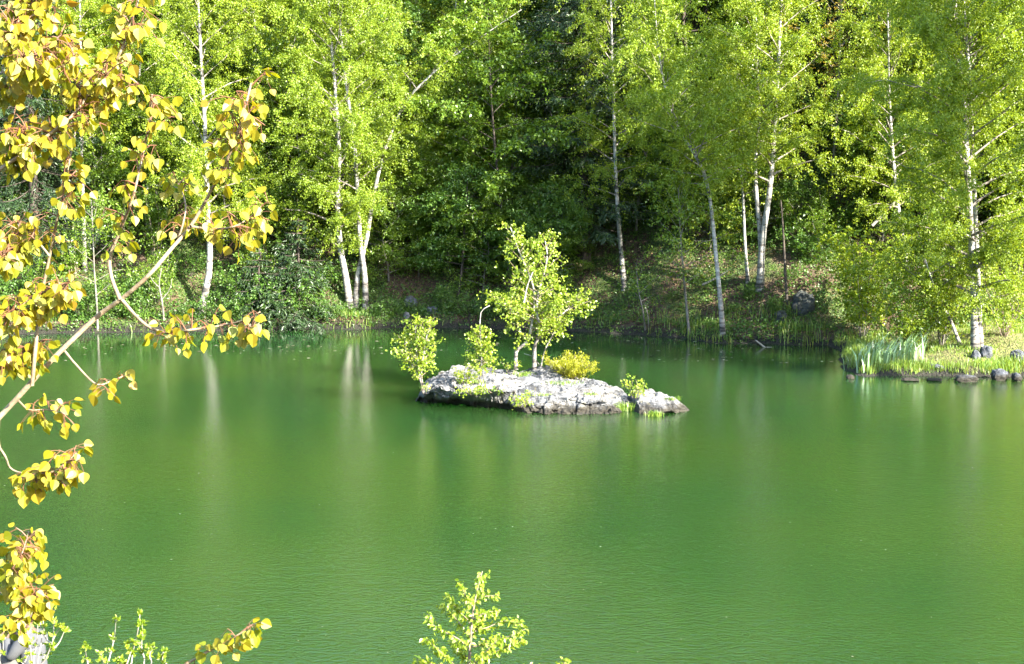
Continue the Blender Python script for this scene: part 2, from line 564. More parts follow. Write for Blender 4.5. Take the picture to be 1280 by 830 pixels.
WATER_BUMP = 0.29
WATER_A, WATER_B = (.0085, .036, .0105), (.021, .047, .0065)
M['ground'] = ground_mat()
M['rock'] = rock_mat('island_stone', (.205, .203, .203))
M['boulder'] = rock_mat('boulder_stone', (.15, .16, .185), True, False, 2.0)
M['shade_stone'] = rock_mat('shaded_stone', (.07, .078, .072), True, True, 2.0)  # boulder stone in a darker colour that paints in the shade, with lichen
M['water'] = water_mat()

# ------------------------------------------------------------------ terrain and water


def axis(lo, hi, flo, fhi, fine, grow=1.22):
    a = list(np.arange(flo, fhi, fine))
    s, x = fine, flo
    L = []
    while x > lo:
        s *= grow
        x -= s
        L.append(x)
    s, x = fine, a[-1]
    Rr = []
    while x < hi:
        s *= grow
        x += s
        Rr.append(x)
    return np.array(L[::-1] + a + Rr)


def build_terrain():
    xs = axis(-160, 160, -22, 24, .22)
    ys1 = axis(-60, 30, 8, 17, .3, 1.3)
    ys1 = ys1[ys1 < 30]
    ys2 = axis(31, 240, 36.4, 60, .2)
    ys2 = ys2[ys2 > ys1[-1] + .5]
    ys = np.concatenate([ys1, ys2])
    X, Y = np.meshgrid(xs, ys)
    Z = height(X, Y)
    Z = np.minimum(Z, 46 + 2 * fbm(X * .05, Y * .05))
    nx, ny = len(xs), len(ys)
    i = np.arange(ny - 1)[:, None] * nx + np.arange(nx - 1)[None, :]
    F = np.stack([i, i + 1, i + nx + 1, i + nx], -1).reshape(-1, 4)
    mb = MB()
    mb.add(np.stack([X, Y, Z], -1).reshape(-1, 3), F)
    tag(mb.build('hillside', M['ground'], smooth=True), kind='structure')
    w = MB()
    w.add([(-70, 6, 0), (70, 6, 0), (70, 62, 0), (-70, 62, 0)], [[0, 1, 2, 3]])
    tag(w.build('lake_water', M['water']), kind='structure')


build_terrain()

# ------------------------------------------------------------------ plants


def along(P, t):
    P = np.asarray(P, float)
    t = np.clip(np.asarray(t, float), 0, 1) * (len(P) - 1)
    i = np.minimum(t.astype(int), len(P) - 2)
    f = (t - i)[:, None]
    return P[i] * (1 - f) + P[i + 1] * f, unit(P[i + 1] - P[i])


def smooth_path(pts, n=16):
    """Catmull-Rom through the points"""
    P = np.asarray(pts, float)
    P = np.vstack([2 * P[0] - P[1], P, 2 * P[-1] - P[-2]])
    out = []
    k = len(P) - 3
    for t in np.linspace(0, k, n):
        i = min(int(t), k - 1)
        f = t - i
        p0, p1, p2, p3 = P[i:i + 4]
        out.append(.5 * ((2 * p1) + (-p0 + p2) * f + (2 * p0 - 5 * p1 + 4 * p2 - p3) * f * f + (-p0 + 3 * p1 - 3 * p2 + p3) * f ** 3))
    return np.array(out)


def rand_dir(rng, n):
    return unit(rng.normal(size=(n, 3)))


def foliage(mb, rng, limbs, per_m, tw_len, droop, den, L, W, flat=0.0, start=.15, spread=.05, outward=.6, wood=None, wood_r=.004, hang=0.5):
    """twigs grown from the limbs and leaves along the twigs"""
    for P in limbs:
        ln = np.sum(np.linalg.norm(np.diff(P, axis=0), axis=1))
        n = max(2, int(ln * per_m))
        t = start + (1 - start) * rng.random(n) ** .85
        S, T = along(P, t)
        d = rand_dir(rng, n)
        d[:, 2] *= (1 - flat)
        D = unit(T * outward + d * (1 - outward * .4))
        D[:, 2] *= (1 - .6 * flat)
        D = unit(D)
        tl = tw_len * (.45 + .8 * rng.random(n))
        k = np.maximum(1, (tl * den * (.7 + .6 * rng.random(n))).astype(int))
        idx = np.repeat(np.arange(n), k)
        u = rng.random(len(idx)) ** .8
        dist = (u * tl[idx])[:, None]
        C = S[idx] + D[idx] * dist - np.array([0, 0, 1.0]) * droop * dist ** 2 / np.maximum(tw_len, .1)
        C = C + rng.normal(size=C.shape) * spread
        A = unit(D[idx] * .5 + rand_dir(rng, len(idx)) - np.array([0, 0, hang]))
        Nn = rand_dir(rng, len(idx)) + np.array([0, 0, 1.0]) * flat * 2.2
        sc = .7 + .6 * rng.random(len(idx))
        mb.leaves(C, A, Nn, L * sc, W * sc, rng)
        if wood is not None:
            for q in range(n):
                w = np.linspace(0, 1, 4)[:, None] * tl[q]
                wood.tube(S[q] + D[q] * w - np.array([0, 0, 1.0]) * droop * w ** 2 / max(tw_len, .1), [wood_r, wood_r * .9, wood_r * .7, wood_r * .4], 3, False)


def limb(rng, p, az, el, ln, bend, n=7, wig=.05):
    d = np.array([math.cos(az) * math.cos(el), math.sin(az) * math.cos(el), math.sin(el)])
    t = np.linspace(0, 1, n)[:, None] * ln
    P = p + d * t + np.array([0, 0, 1.0]) * bend * t ** 2 / max(ln, .1)
    w = rng.normal(size=(n, 3)) * wig * ln * np.linspace(0, 1, n)[:, None]
    return P + np.cumsum(w, 0) * .5


def tree_limbs(rng, path, r0, t0, R, n, el=(.5, 1.1), bend=-.25, shape='oval', side=None):
    """limbs around a stem; returns limb paths and radii"""
    out = []
    az = rng.random() * 6.28
    H = path[-1][2] - path[0][2]
    for i in range(n):
        s = (i + rng.random()) / n
        t = t0 + (1 - t0) * s
        p, _ = along(path, [t])
        az += 2.4 + rng.normal() * .5
        prof = {'oval': math.sin(math.pi * (.16 + .80 * s)) ** .8, 'cone': (1 - s) * .95 + .08, 'dome': math.sqrt(max(.05, 1 - s ** 2))}[shape]
        ln = R * prof * (.7 + .5 * rng.random())
        e = el[0] + (el[1] - el[0]) * s + rng.normal() * .12
        out.append((limb(rng, p[0], az, e, ln * (1.15 if shape == 'oval' else 1), bend * ln * .3, 7), max(.006, r0 * (1 - t) * .42 + .006)))
    return out


def stem_radii(n, r0, r1, flare=.35):
    t = np.linspace(0, 1, n)
    return r0 * (1 - t) + r1 * t + r0 * flare * np.exp(-t * 22)


def make_tree(name, base, stems, mats, rng, label, cat='tree', group=None, leaf=(.062, .048), R=2.4, nl=40, t0=.25, per_m=9, tw=.75, droop=.45, den=26, el=(.45, 1.15), bend=-.25,
              shape='oval', flat=0., hang=.5, r0=.10, parts=('trunk', 'crown'), sides=8, extra_limbs=None, spread=.05, twigs=False):
    """stems: list of paths in world space, the first one starts at base"""
    root = empty(name, base, label, cat, group)
    base = np.asarray(base, float)
    crown = MB()
    for si, st in enumerate(stems):
        P, rr, tt, RR, nn = (st + (None,) * 5)[:5] if isinstance(st, tuple) else (st, None, None, None, None)
        rr = (rr or r0) * (.8 if rr and rr > .055 else 1)
        tt = t0 if tt is None else tt
        P = smooth_path(np.asarray(P, float) - base, 18)
        wood, limbs_mb = MB(), MB()
        wood.tube(P, stem_radii(len(P), rr, max(.012, rr * .12)), sides)
        wood.build(parts[0], mats[0], root, True)
        L = tree_limbs(rng, P, rr, tt, R if RR is None else RR, nl if nn is None else nn, el, bend, shape)
        for lp, lr in L:
            limbs_mb.tube(lp, np.linspace(lr, .004, len(lp)), 5, False)
        foliage(crown, rng, [l for l, _ in L], per_m, tw, droop, den, leaf[0], leaf[1], flat, hang=hang, spread=spread)
        if limbs_mb.n:
            limbs_mb.build('branches', mats[2] if len(mats) > 2 else mats[0], root, True)
    crown.build(parts[1], mats[1], root)
    return root


def make_shrub(name, base, rng, mats, label, cat='shrub', group=None, H=2.2, spread=1.2, n=8, leaf=(.08, .055), per_m=10, tw=.45, den=22, droop=.25, flat=.3, hang=.2, jit=.04, rad=.014):
    root = empty(name, base, label, cat, group)
    wood, crown = MB(), MB()
    limbs = []
    for i in range(n):
        az = i * 2.4 + rng.random()
        el = math.atan2(H, spread * (.15 + .95 * rng.random()))
        ln = H * (.65 + .45 * rng.random()) / max(.5, math.sin(el)) * .9
        lp = limb(rng, np.array([.06 * math.cos(az), .06 * math.sin(az), -.05]), az, el, ln, -.12 * ln * .4, 8)
        limbs.append(lp)
        wood.tube(lp, np.linspace(rad, .004, len(lp)), 5, False)
    foliage(crown, rng, limbs, per_m, tw, droop, den, leaf[0], leaf[1], flat, start=.12, hang=hang, spread=jit)
    wood.build('stems', mats[0], root, True)
    crown.build('foliage', mats[1], root)
    return root


def make_spruce(name, base, rng, label, cat='tree', group=None, H=16., R=2.6, t0=.06, step=.34):
    root = empty(name, base, label, cat, group)
    wood, crown = MB(), MB()
    P = np.array([[0, 0, z] for z in np.linspace(-.2, H, 12)]) + rng.normal(size=(12, 3)) * .02
    wood.tube(P, stem_radii(12, H * .011 + .03, .02), 8)
    z = H * t0
    Cs, As, Ns = [], [], []
    while z < H * .985:
        s = (z / H - t0) / (1 - t0)
        for k in range(5):
            az = rng.random() * 6.28
            ln = (R * (1 - s) ** .85 + .15) * (.7 + .45 * rng.random())
            d = np.array([math.cos(az), math.sin(az), 0])
            t = np.linspace(0, 1, 8)
            dz = .12 - t * (.55 - .35 * s) + t * t * .32
            lp = np.array([0, 0, z]) + d[None] * (t * ln)[:, None] + np.array([0, 0, 1.0])[None] * (dz * ln * .8)[:, None]
            wood.tube(lp, np.linspace(.022, .004, 8), 4, False)
            sd = np.array([-d[1], d[0], 0])
            m = int(ln * 17)
            tt = .12 + .88 * rng.random(m)
            S, _ = along(lp, tt)
            sg = np.where(rng.random(m) < .5, -1., 1.)
            tl = (.18 + .42 * (1 - tt) + .1) * (.6 + .6 * rng.random(m)) * min(1, ln)
            D = unit(sd[None] * sg[:, None] * .75 + d[None] * .6 - np.array([0, 0, .75]) * (.5 + .8 * rng.random(m))[:, None])
            kk = 5
            idx = np.repeat(np.arange(m), kk)
            u = np.tile(np.linspace(.1, 1, kk), m)
            C = S[idx] + D[idx] * (u * tl[idx])[:, None] - np.array([0, 0, 1.0]) * ((u * tl[idx]) ** 2 * .5)[:, None]
            A = unit(D[idx] + rng.normal(size=(len(idx), 3)) * .45)
            Cs.append(C)
            As.append(A)
        z += step * (.75 + .5 * rng.random())
    C, A = np.concatenate(Cs), np.concatenate(As)
    crown.leaves(C, A, rand_dir(rng, len(C)) + np.array([0, 0, .8]), .15, .045, rng, .05)
    wood.build('trunk', M['dark_bark'], root, True)
    crown.build('crown', M['spruce_needle'], root)
    return root


# ------------------------------------------------------------------ the birches one can tell apart
BM = [M['birch_bark'], M['birch_leaf'], M['birch_limb']]


def px_path(pts, Y, jit=0.0, seed=0):
    r = np.random.default_rng(seed)
    out = []
    for k, (a, b) in enumerate(pts):
        p = at(a, b, Y + (r.normal() * jit if k else 0))
        out.append(p)
    return np.array(out)


def hero(name, stems_px, seed, label, parts=('trunk', 'crown'), mats=None, **kw):
    rng = np.random.default_rng(seed)
    b = hit(*stems_px[0][0][0])
    stems = []
    for st in stems_px:
        pts = st[0]
        q = hit(*pts[0])
        P = px_path(pts, q[1], .25, seed)
        P[0] = q - np.array([0, 0, .12])
        stems.append((P,) + tuple(st[1:]))
    return make_tree(name, b, stems, mats or BM, rng, label, group=kw.pop('group', None), parts=parts, **kw)


TALL = 'tall birches on the far bank'
hero('birch_tree', [([(250, 391), (261, 345), (262, 300), (259, 250), (258, 200), (254, 120), (250, 50), (246, -40), (244, -150), (242, -300)], .15, .24, 2.5, 58)], 1,
     'tall white birch with a knotted curved foot, behind the yellow leafed branches', den=92, group=TALL)
hero('birch_tree', [([(438, 384), (432, 345), (424, 300), (422, 240), (424, 180), (418, 100), (412, 20), (408, -80), (402, -240)], .16, .22, 2.9, 62),
                    ([(457, 389), (456, 345), (450, 300), (447, 240), (442, 170), (432, 100), (425, 30), (420, -60), (415, -200)], .13, .3, 2.3, 44),
                    ([(445, 382), (447, 345), (458, 300), (466, 250), (476, 205), (490, 165), (507, 127), (545, 88), (590, 54), (652, 12)], .12, .42, 1.3, 22)], 2,
     'birch clump of three white stems from one foot, one leaning far to the right', den=92, group=TALL)
hero('birch_tree', [([(781, 362), (776, 310), (772, 260), (769, 200), (767, 130), (765, 60), (763, -20), (760, -120), (757, -230)], .11, .28, 2.0, 46)], 3,
     'slender straight single birch behind the right end of the rock islet', den=90, group=TALL)
hero('birch_tree', [([(904, 417), (900, 370), (895, 320), (889, 260), (882, 222), (868, 192), (850, 165), (835, 125), (824, 70), (818, 0), (812, -110)], .10, .36, 2.3, 46)], 4,
     'birch at the water edge whose stem bends left halfway up', den=90, group=TALL)
hero('birch_tree', [([(950, 361), (953, 300), (962, 240), (967, 180), (972, 100), (976, 10), (980, -100), (984, -240)], .15, .3, 2.4, 52),
                    ([(948, 358), (951, 310), (946, 250), (944, 200), (949, 150), (947, 100), (945, 30), (943, -60), (940, -160)], .11, .36, 2.0, 40)], 5,
     'pair of white birch stems joined at the foot on the earthy mound', den=90, group=TALL)
hero('birch_tree', [([(1219, 437), (1218, 380), (1214, 300), (1210, 220), (1206, 140), (1200, 70), (1194, 0), (1188, -120), (1182, -280), (1178, -400)], .14, .10, 3.1, 84),
                    ([(1226, 436), (1222, 330), (1216, 200), (1212, 100), (1206, 20), (1200, -100), (1196, -250)], .10, .16, 2.5, 56),
                    ([(1202, 430), (1188, 400), (1176, 378), (1163, 345), (1150, 300)], .055, .4, 1.4, 14)], 6,
     'big spreading birch with twin stems on the grassy spit', den=92, group=TALL)
hero('birch_tree', [([(935, 352), (931, 300), (929, 250), (925, 190), (922, 120), (920, 60)], .075, .4, 1.3, 24)], 7,
     'thin pale birch just left of the paired stems', den=28, leaf=(.07, .05))
hero('birch_tree', [([(1134, 340), (1128, 290), (1122, 255), (1116, 190), (1112, 120), (1110, 30), (1108, -100)], .12, .30, 2.4, 46)], 8,
     'birch with a bluish grey stem half hidden behind the hazel bush', den=90, group=TALL)
hero('birch_tree', [([(106, 338), (104, 270), (102, 190), (101, 100), (100, 20), (98, -90), (97, -200)], .10, .35, 2.2, 44)], 9,
     'slim birch among the yellow leaves, beside the dark spruce', den=90, group=TALL)
hero('birch_tree', [([(326, 190), (334, 150), (344, 90), (352, 30), (358, -60), (362, -170)], .11, .3, 2.3, 42)], 10,
     'birch high on the slope with a stem slanting up to the right', den=90, group=TALL)
hero('birch_tree', [([(1105, 150), (1101, 70), (1098, 0), (1095, -90), (1093, -200)], .12, .45, 2.0, 32)], 11,
     'birch with a bare pale stem high on the slope above the bronze tree', den=80, group=TALL)
hero('birch_tree', [([(546, 296), (549, 245), (556, 200), (564, 150), (568, 90), (570, 0)], .07, .35, 1.7, 26)], 12,
     'thin birch leaning right under the long slanting stem', den=28)
hero('birch_tree', [([(536, 280), (532, 235), (526, 190), (522, 130), (520, 60)], .06, .4, 1.4, 20)], 13,
     'thin birch leaning left in the shade of the clump', den=28)
# young trees and poles at the water
GM = [M['grey_bark'], M['broad_leaf']]
hero('young_tree', [([(862, 418), (857, 370), (854, 335), (850, 285), (848, 235)], .05, .35, 1.5, 22)], 14,
     'young grey stemmed tree at the water, left of the bent birch', mats=GM, flat=.5, hang=.2, den=22, leaf=(.085, .06))
hero('young_tree', [([(807, 411), (803, 385), (798, 362), (795, 330)], .03, .4, .8, 10), ([(811, 411), (810, 395), (806, 380)], .02, .6, .4, 4)], 15,
     'little reddish stemmed tree leaning at the shore in front of the slender birch', mats=GM, flat=.4, hang=.2, den=20)
hero('young_tree', [([(122, 412), (121, 380), (118, 340), (116, 290), (114, 250)], .04, .3, 1.3, 16)], 16,
     'young grey stemmed tree beneath the long yellow branch', mats=GM, flat=.5, hang=.2, den=20, leaf=(.085, .06))

# ------------------------------------------------------------------ other trees placed by eye
hero('broadleaf_tree', [([(640, 372), (636, 330), (630, 280), (622, 220), (616, 150), (612, 80), (610, 10)], .10, .28, 2.6, 44)], 20,
     'leafy maple with layered sprays behind the islet tree', mats=[M['dark_bark'], M['broad_leaf']], flat=.75, hang=.15, den=26, leaf=(.12, .09), el=(.15, .8), bend=-.15)
hero('broadleaf_tree', [([(572, 372), (578, 330), (580, 290), (583, 250), (585, 215)], .06, .2, 1.7, 30)], 21,
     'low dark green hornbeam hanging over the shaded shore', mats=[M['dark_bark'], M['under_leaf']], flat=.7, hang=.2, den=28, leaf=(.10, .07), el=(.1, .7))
hero('bronze_tree', [([(1040, 235), (1044, 170), (1048, 110), (1050, 60), (1052, 0), (1054, -60)], .09, .3, 2.0, 26)], 22,
     'tree with bronze orange young leaves high on the slope', mats=[M['grey_bark'], M['bronze_leaf']], den=16, leaf=(.08, .06))
r = np.random.default_rng(30)
b = hit(738, 352)
make_spruce('spruce_tree', (b[0] - .2, b[1] + 1.2, height(b[0] - .2, b[1] + 1.2)), r, 'dark spruce with hanging boughs left of the slender birch', H=17, R=3.2)
b = hit(28, 365)
make_spruce('spruce_tree', (b[0], b[1] + 1.5, height(b[0], b[1] + 1.5)), r, 'dark spruce behind the yellow leaves by the slim birch', H=15, R=2.9)
b = hit(715, 330)
sp3 = make_spruce('spruce_tree', (b[0], b[1] + 3, height(b[0], b[1] + 3)), r, 'taller dark spruce rising behind the hanging one', H=19, R=3.3)

for (px, py, H_, R_, sd_, lab) in ((372, 404, 3.4, 1.5, 31, 'small dark fir with low boughs at the shore left of the birch clump'), (322, 400, 2.4, 1.2, 32, 'smaller fir among the shore shrubs right of the tall birch with the curved foot')):
    b = hit(px, py)
    make_spruce('young_fir', (b[0], b[1] + .5, height(b[0], b[1] + .5)), np.random.default_rng(sd_), lab, H=H_, R=R_, t0=.02, step=.2)

# ------------------------------------------------------------------ forest on the slope behind
rng = np.random.default_rng(77)


def proto_birch(seed, H):
    g = np.random.default_rng(seed)
    P = np.array([[g.normal() * .12 * k ** .5, g.normal() * .12 * k ** .5, H * k / 7] for k in range(8)])
    P[0] = (0, 0, -.2)
    return make_tree('birch_tree', (0, 0, 0), [(P, .11, .12, 2.7, 66)], BM, g, '', den=70, leaf=(.072, .055))


def proto_broad(seed, H, mat):
    g = np.random.default_rng(seed)
    P = np.array([[g.normal() * .15 * k ** .5, g.normal() * .15 * k ** .5, H * k / 7] for k in range(8)])
    P[0] = (0, 0, -.2)
    return make_tree('broadleaf_tree', (0, 0, 0), [(P, .13, .10, 3.0, 66)], [M['dark_bark'], mat], g, '', den=44, leaf=(.10, .078), flat=.6, hang=.2, el=(.2, .9), bend=-.1)


def proto_tall(seed, H):  # crown set high so it shades the far water but not the spit
    g = np.random.default_rng(seed)
    P = np.array([[g.normal() * .12 * k ** .5, g.normal() * .12 * k ** .5, H * k / 7] for k in range(8)])
    P[0] = (0, 0, -.2)
    return make_tree('birch_tree', (0, 0, 0), [(P, .13, .42, 2.5, 70)], BM, g, '', den=70, leaf=(.072, .055), el=(.6, 1.2))


protos = {'tall': [proto_tall(150, 17)], 'birch': [proto_birch(100 + k, 12 + 2 * k) for k in range(3)],
          'broad': [proto_broad(120, 11, M['broad_leaf']), proto_broad(121, 14, M['broad_leaf']), proto_broad(122, 10, M['under_leaf'])],
          'spruce': [make_spruce('spruce_tree', (0, 0, 0), np.random.default_rng(140), '', H=15, R=2.7)]}
used = set()
BGL = {'tall': ('unseen tall birch added on the right shore to shade the far water', 'tree', 'added shade birches on the right shore'), 'birch': ('pale barked birch standing in the crowded forest up the slope', 'tree', 'birches in the forest up the slope'),
       'broad': ('green broadleaf tree filling the crowded forest up the slope', 'tree', 'broadleaf trees in the forest up the slope'),
       'spruce': ('dark conifer standing in the crowded forest up the slope', 'tree', 'conifers in the forest up the slope')}


def plant(kind, which, x, y, sc):
    p = protos[kind][which]
    loc = (x, y, float(height(x, y)) - .1)
    lab, cat, grp = BGL[kind]
    a = rng.random() * 6.28
    if (kind, which) not in used:
        used.add((kind, which))
        p.location = loc
        p.rotation_euler = (0, 0, a)
        p.scale = (sc, sc, sc)
        tag(p, lab, cat, grp)
        return p
    return dup(p, loc, a, sc, lab, cat, grp)


Y = 54.0
row = 0
while Y < 108:
    half = Y * .42 + 4
    step = 3.3 + (Y - 54) * .03
    x = -half + (row % 2) * step * .5
    while x < half:
        xx, yy = x + rng.normal() * .7, Y + rng.normal() * .8
        u = rng.random()
        kind = 'birch' if u < .58 else ('broad' if u < .92 else 'spruce')
        plant(kind, int(rng.integers(len(protos[kind]))), xx, yy, .75 + .4 * rng.random())
        x += step
    Y += 3.6 + (Y - 54) * .05
    row += 1
# trees of the right and left shores just out of the picture (they throw the shade of the far bank)
for (x, y, k) in ((22.5, 45, 'broad'), (18.5, 47, 'birch'), (25, 41, 'birch'), (16.5, 51, 'broad'), (21, 50, 'birch')):
    plant(k, 1, x, y, 1.08)
for (x, y) in ((16.4, 32.0), (18.6, 30.4), (20.8, 28.4)):  # unseen birches added to cast shade on the far water
    plant('tall', 0, x, y, 1.0)

# ------------------------------------------------------------------ understorey
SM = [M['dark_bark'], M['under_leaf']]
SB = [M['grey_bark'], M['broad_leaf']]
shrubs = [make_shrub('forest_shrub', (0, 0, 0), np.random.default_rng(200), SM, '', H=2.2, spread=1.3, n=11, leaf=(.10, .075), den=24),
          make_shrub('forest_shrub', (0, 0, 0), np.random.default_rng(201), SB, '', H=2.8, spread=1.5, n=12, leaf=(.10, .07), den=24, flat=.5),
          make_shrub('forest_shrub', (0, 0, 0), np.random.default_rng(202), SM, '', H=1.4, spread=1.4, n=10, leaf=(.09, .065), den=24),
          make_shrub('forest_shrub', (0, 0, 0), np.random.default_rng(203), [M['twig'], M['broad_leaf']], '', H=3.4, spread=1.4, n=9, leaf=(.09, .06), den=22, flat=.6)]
sused = set()


def shrub(k, x, y, sc, label='leafy undergrowth shrub in the shade under the trees of the far bank', group='undergrowth shrubs on the far bank'):
    p = shrubs[k]
    loc = (x, y, float(height(x, y)) - .05)
    a = rng.random() * 6.28
    if k not in sused:
        sused.add(k)
        p.location, p.rotation_euler, p.scale = loc, (0, 0, a), (sc,) * 3
        return tag(p, label, 'shrub', group)
    return dup(p, loc, a, sc, label, 'shrub', group)


for px, off, k, sc in ((8, .9, 0, .9), (42, 1.3, 1, .8), (80, .8, 2, 1.), (148, .9, 0, .8), (185, 1.4, 1, .75), (212, 2.6, 2, .9), (292, 1.2, 0, .9), (322, 1.8, 1, .9), (350, .9, 2, 1.1),
                       (378, .8, 0, 1.), (405, 1.9, 2, .8), (25, .6, 2, .9), (100, .5, 0, .7), (128, .6, 2, .8), (168, .5, 2, .9), (228, .5, 2, .55), (275, .4, 2, .8), (305, .5, 2, .9), (335, .4, 0, .8), (362, .4, 2, .9), (392, .4, 2, .7), (420, .5, 2, .45), (478, .4, 2, .6), (60, 3.0, 3, .9), (165, 3.4, 3, 1.), (300, 3.6, 3, 1.1), (352, 4.0, 3, 1.)):
    g = hit(px, 409)
    shrub(k, g[0], g[1] + off, sc, 'leafy green shrub crowding the far shore left of the birch clump', 'shrubs along the far left shore')
for i in range(70):
    x = -21 + 42 * (i + rng.random()) / 70
    d = 3.6 + 5.5 * rng.random()
    y = float(np.interp(x, _SX, _SY)) + d
    px = 640 + FPX * x / y
    if 455 < px < 560 and d < 5.5:
        continue
    if 740 < px < 1010 and d < 4.8:
        continue
    if any(abs(px - q) < 26 for q in (438, 456, 781, 900, 950, 258)) and d < 5.0:
        continue
    shrub(int(rng.integers(4)), x, y, .65 + .45 * rng.random())
for px, py, k, sc in ((560, 392, 0, .55), (590, 396, 2, .7), (620, 398, 0, .6), (655, 397, 2, .8), (700, 396, 0, .6), (512, 388, 2, .4)):
    g = hit(px, py)
    shrub(k, g[0], g[1], sc, 'low shaded shrub on the dark bank behind the rock islet', 'low shrubs behind the islet')
for px, py, k, sc in ((915, 392, 2, .35), (968, 392, 0, .32), (985, 350, 2, .5), (880, 360, 2, .4), (840, 375, 2, .32), (1010, 330, 0, .6), (935, 375, 0, .3)):
    g = hit(px, py)
    shrub(k, g[0], g[1], sc, 'small shrub growing on the mossy mound by the paired birch stems', 'shrubs on the mossy mound')

def proto_young(seed, H, mat, flat, bark='grey_bark'):
    g = np.random.default_rng(seed)
    P = np.array([[g.normal() * .10 * k ** .5, g.normal() * .10 * k ** .5, H * k / 6] for k in range(7)])
    P[0] = (0, 0, -.2)
    return make_tree('young_tree', (0, 0, 0), [(P, .045, .08, 1.7, 40)], [M[bark], mat], g, '', den=46, leaf=(.085, .062), flat=flat, hang=.2, el=(.15, .9), bend=-.1)


youngs = [proto_young(220, 5.0, M['broad_leaf'], .6), proto_young(221, 6.5, M['birch_leaf'], .1), proto_young(222, 4.2, M['under_leaf'], .6), proto_young(223, 7.5, M['broad_leaf'], .4)]
for i in range(64):
    x = -23 + 46 * (i + rng.random()) / 64
    y = float(np.interp(x, _SX, _SY)) + (4.6 + 8 * rng.random())
    px = 640 + FPX * x / y
    if 960 < px < 1040 and y < 52:
        continue
    k = int(rng.integers(4))
    lab = 'young leafy tree filling the gaps under the taller trees of the far bank'
    loc, a, sc = (x, y, float(height(x, y)) - .05), rng.random() * 6.28, .8 + .45 * rng.random()
    if youngs[k].get('label') != lab:
        youngs[k].location, youngs[k].rotation_euler, youngs[k].scale = loc, (0, 0, a), (sc,) * 3
        tag(youngs[k], lab, 'tree', 'young trees under the taller ones')
    else:
        dup(youngs[k], loc, a, sc, lab, 'tree', 'young trees under the taller ones')

for px, py, k, sc in ((486, 352, 0, .75), (523, 345, 3, .7), (560, 340, 0, .9), (604, 366, 0, .8), (668, 372, 2, .9), (702, 362, 0, .75), (640, 330, 3, 1.0), (590, 330, 3, 1.05), (690, 320, 3, .95), (515, 305, 1, 1.0), (575, 280, 1, 1.1), (640, 285, 1, 1.1), (685, 270, 1, 1.0)):
    g = hit(px, py)
    dup(youngs[k], g - np.array([0, 0, .08]), rng.random() * 6.28, sc, 'young leafy tree in the shaded gap behind the islet tree', 'tree', 'young trees behind the islet')
HM = [M['grey_bark'], M['broad_leaf']]
YM = [M['grey_bark'], M['birch_leaf']]
g = hit(1078, 424)
make_shrub('hazel_bush', g, np.random.default_rng(210), YM, 'hazel bush with bright layered sprays reaching over the water right of the boulder', 'shrub', H=4.6, spread=2.2, n=15, leaf=(.11, .085), den=24, flat=.75, tw=.55, per_m=9, hang=.1)
g = hit(1140, 440)
make_shrub('leafy_bush', g + np.array([0, .4, 0]), np.random.default_rng(211), YM, 'dense rounded bush between the iris clump and the twin stemmed birch', 'shrub', H=1.9, spread=1.7, n=16, leaf=(.09, .065), den=24, flat=.2)
g = hit(1185, 432)
make_shrub('leafy_bush', g + np.array([0, .6, 0]), np.random.default_rng(212), YM, 'bush at the foot of the twin stemmed birch, on its left', 'shrub', H=3.4, spread=1.3, n=11, leaf=(.09, .065), den=22)
g = hit(1255, 420)
make_shrub('leafy_bush', g, np.random.default_rng(213), [M['twig'], M['birch_leaf']], 'loose twiggy bush right of the twin stemmed birch', 'shrub', H=2.6, spread=1.5, n=16, leaf=(.08, .055), den=13, per_m=7)
g = hit(1275, 400)
make_shrub('leafy_bush', g, np.random.default_rng(214), YM, 'tall bright bush at the right edge behind the twiggy bush', 'shrub', H=4.5, spread=1.8, n=14, leaf=(.09, .07), den=20, flat=.4)


# ------------------------------------------------------------------ grass, reeds, ground cover
def blades(mb, rng, B, h, w, lean=.35, dirs=None):
    n = len(B)
    if n == 0:
        return
    a = rng.random(n) * 6.283
    D = np.stack([np.cos(a), np.sin(a), np.zeros(n)], 1) if dirs is None else dirs
    f = rng.random(n) * 6.283
    S = np.stack([np.cos(f), np.sin(f), np.zeros(n)], 1) * (w * .5)
    h = np.broadcast_to(h, (n,))[:, None]
    ln = (lean * (.3 + rng.random(n)))[:, None]
    up = np.array([0, 0, 1.0])
    m = B + up * h * .55 + D * h * ln * .25
    t = B + up * h * (1 - ln * .35) + D * h * ln
    V = np.stack([B - S, B + S, m + S * .8, m - S * .8, t], 1).reshape(-1, 3)
    i = np.arange(n)[:, None] * 5
    tint = rng.random(n)
    mb.add(V, np.hstack([i, i + 1, i + 2, i + 3]), tint)
    mb.F.append(np.hstack([i + 3, i + 2, i + 4]) + mb.n - len(V))
    mb.T.append(tint)


rng = np.random.default_rng(5)
mb = MB()
n = 60000
x = 9 + 12 * rng.random(n)
y = 37.1 + 7 * rng.random(n) ** 1.4
p = pen_d(x, y)
dry = fbm(x * .9, y * .9, 0, 3, 41)
keep = (p > .05) & (rng.random(n) < np.where(p < .55, .25 + .75 * sstep(-.25, .1, fbm(x * 1.7, y * 1.7, 0, 3, 43)), .12 + .88 * sstep(-.08, .28, dry)))
x, y, p, dry = x[keep], y[keep], p[keep], dry[keep]
h = (.10 + .16 * np.exp(-((p - .45) / .4) ** 2) + .06 * sstep(0, .3, dry)) * (.6 + .7 * rng.random(len(x)))
blades(mb, rng, np.stack([x, y, height(x, y) - .02], 1), h, .016)
tag(mb.build('grass', M['grass_blade']), 'bright green grass covering the spit on the right', 'grass', kind='stuff')
mb = MB()
n = 16000
x = -22 + 32 * rng.random(n)
y = np.interp(x, _SX, _SY) - .6 + 3.2 * rng.random(n)
d = land_d(x, y)
clump = fbm(x * .8, y * .8, 0, 3, 51)
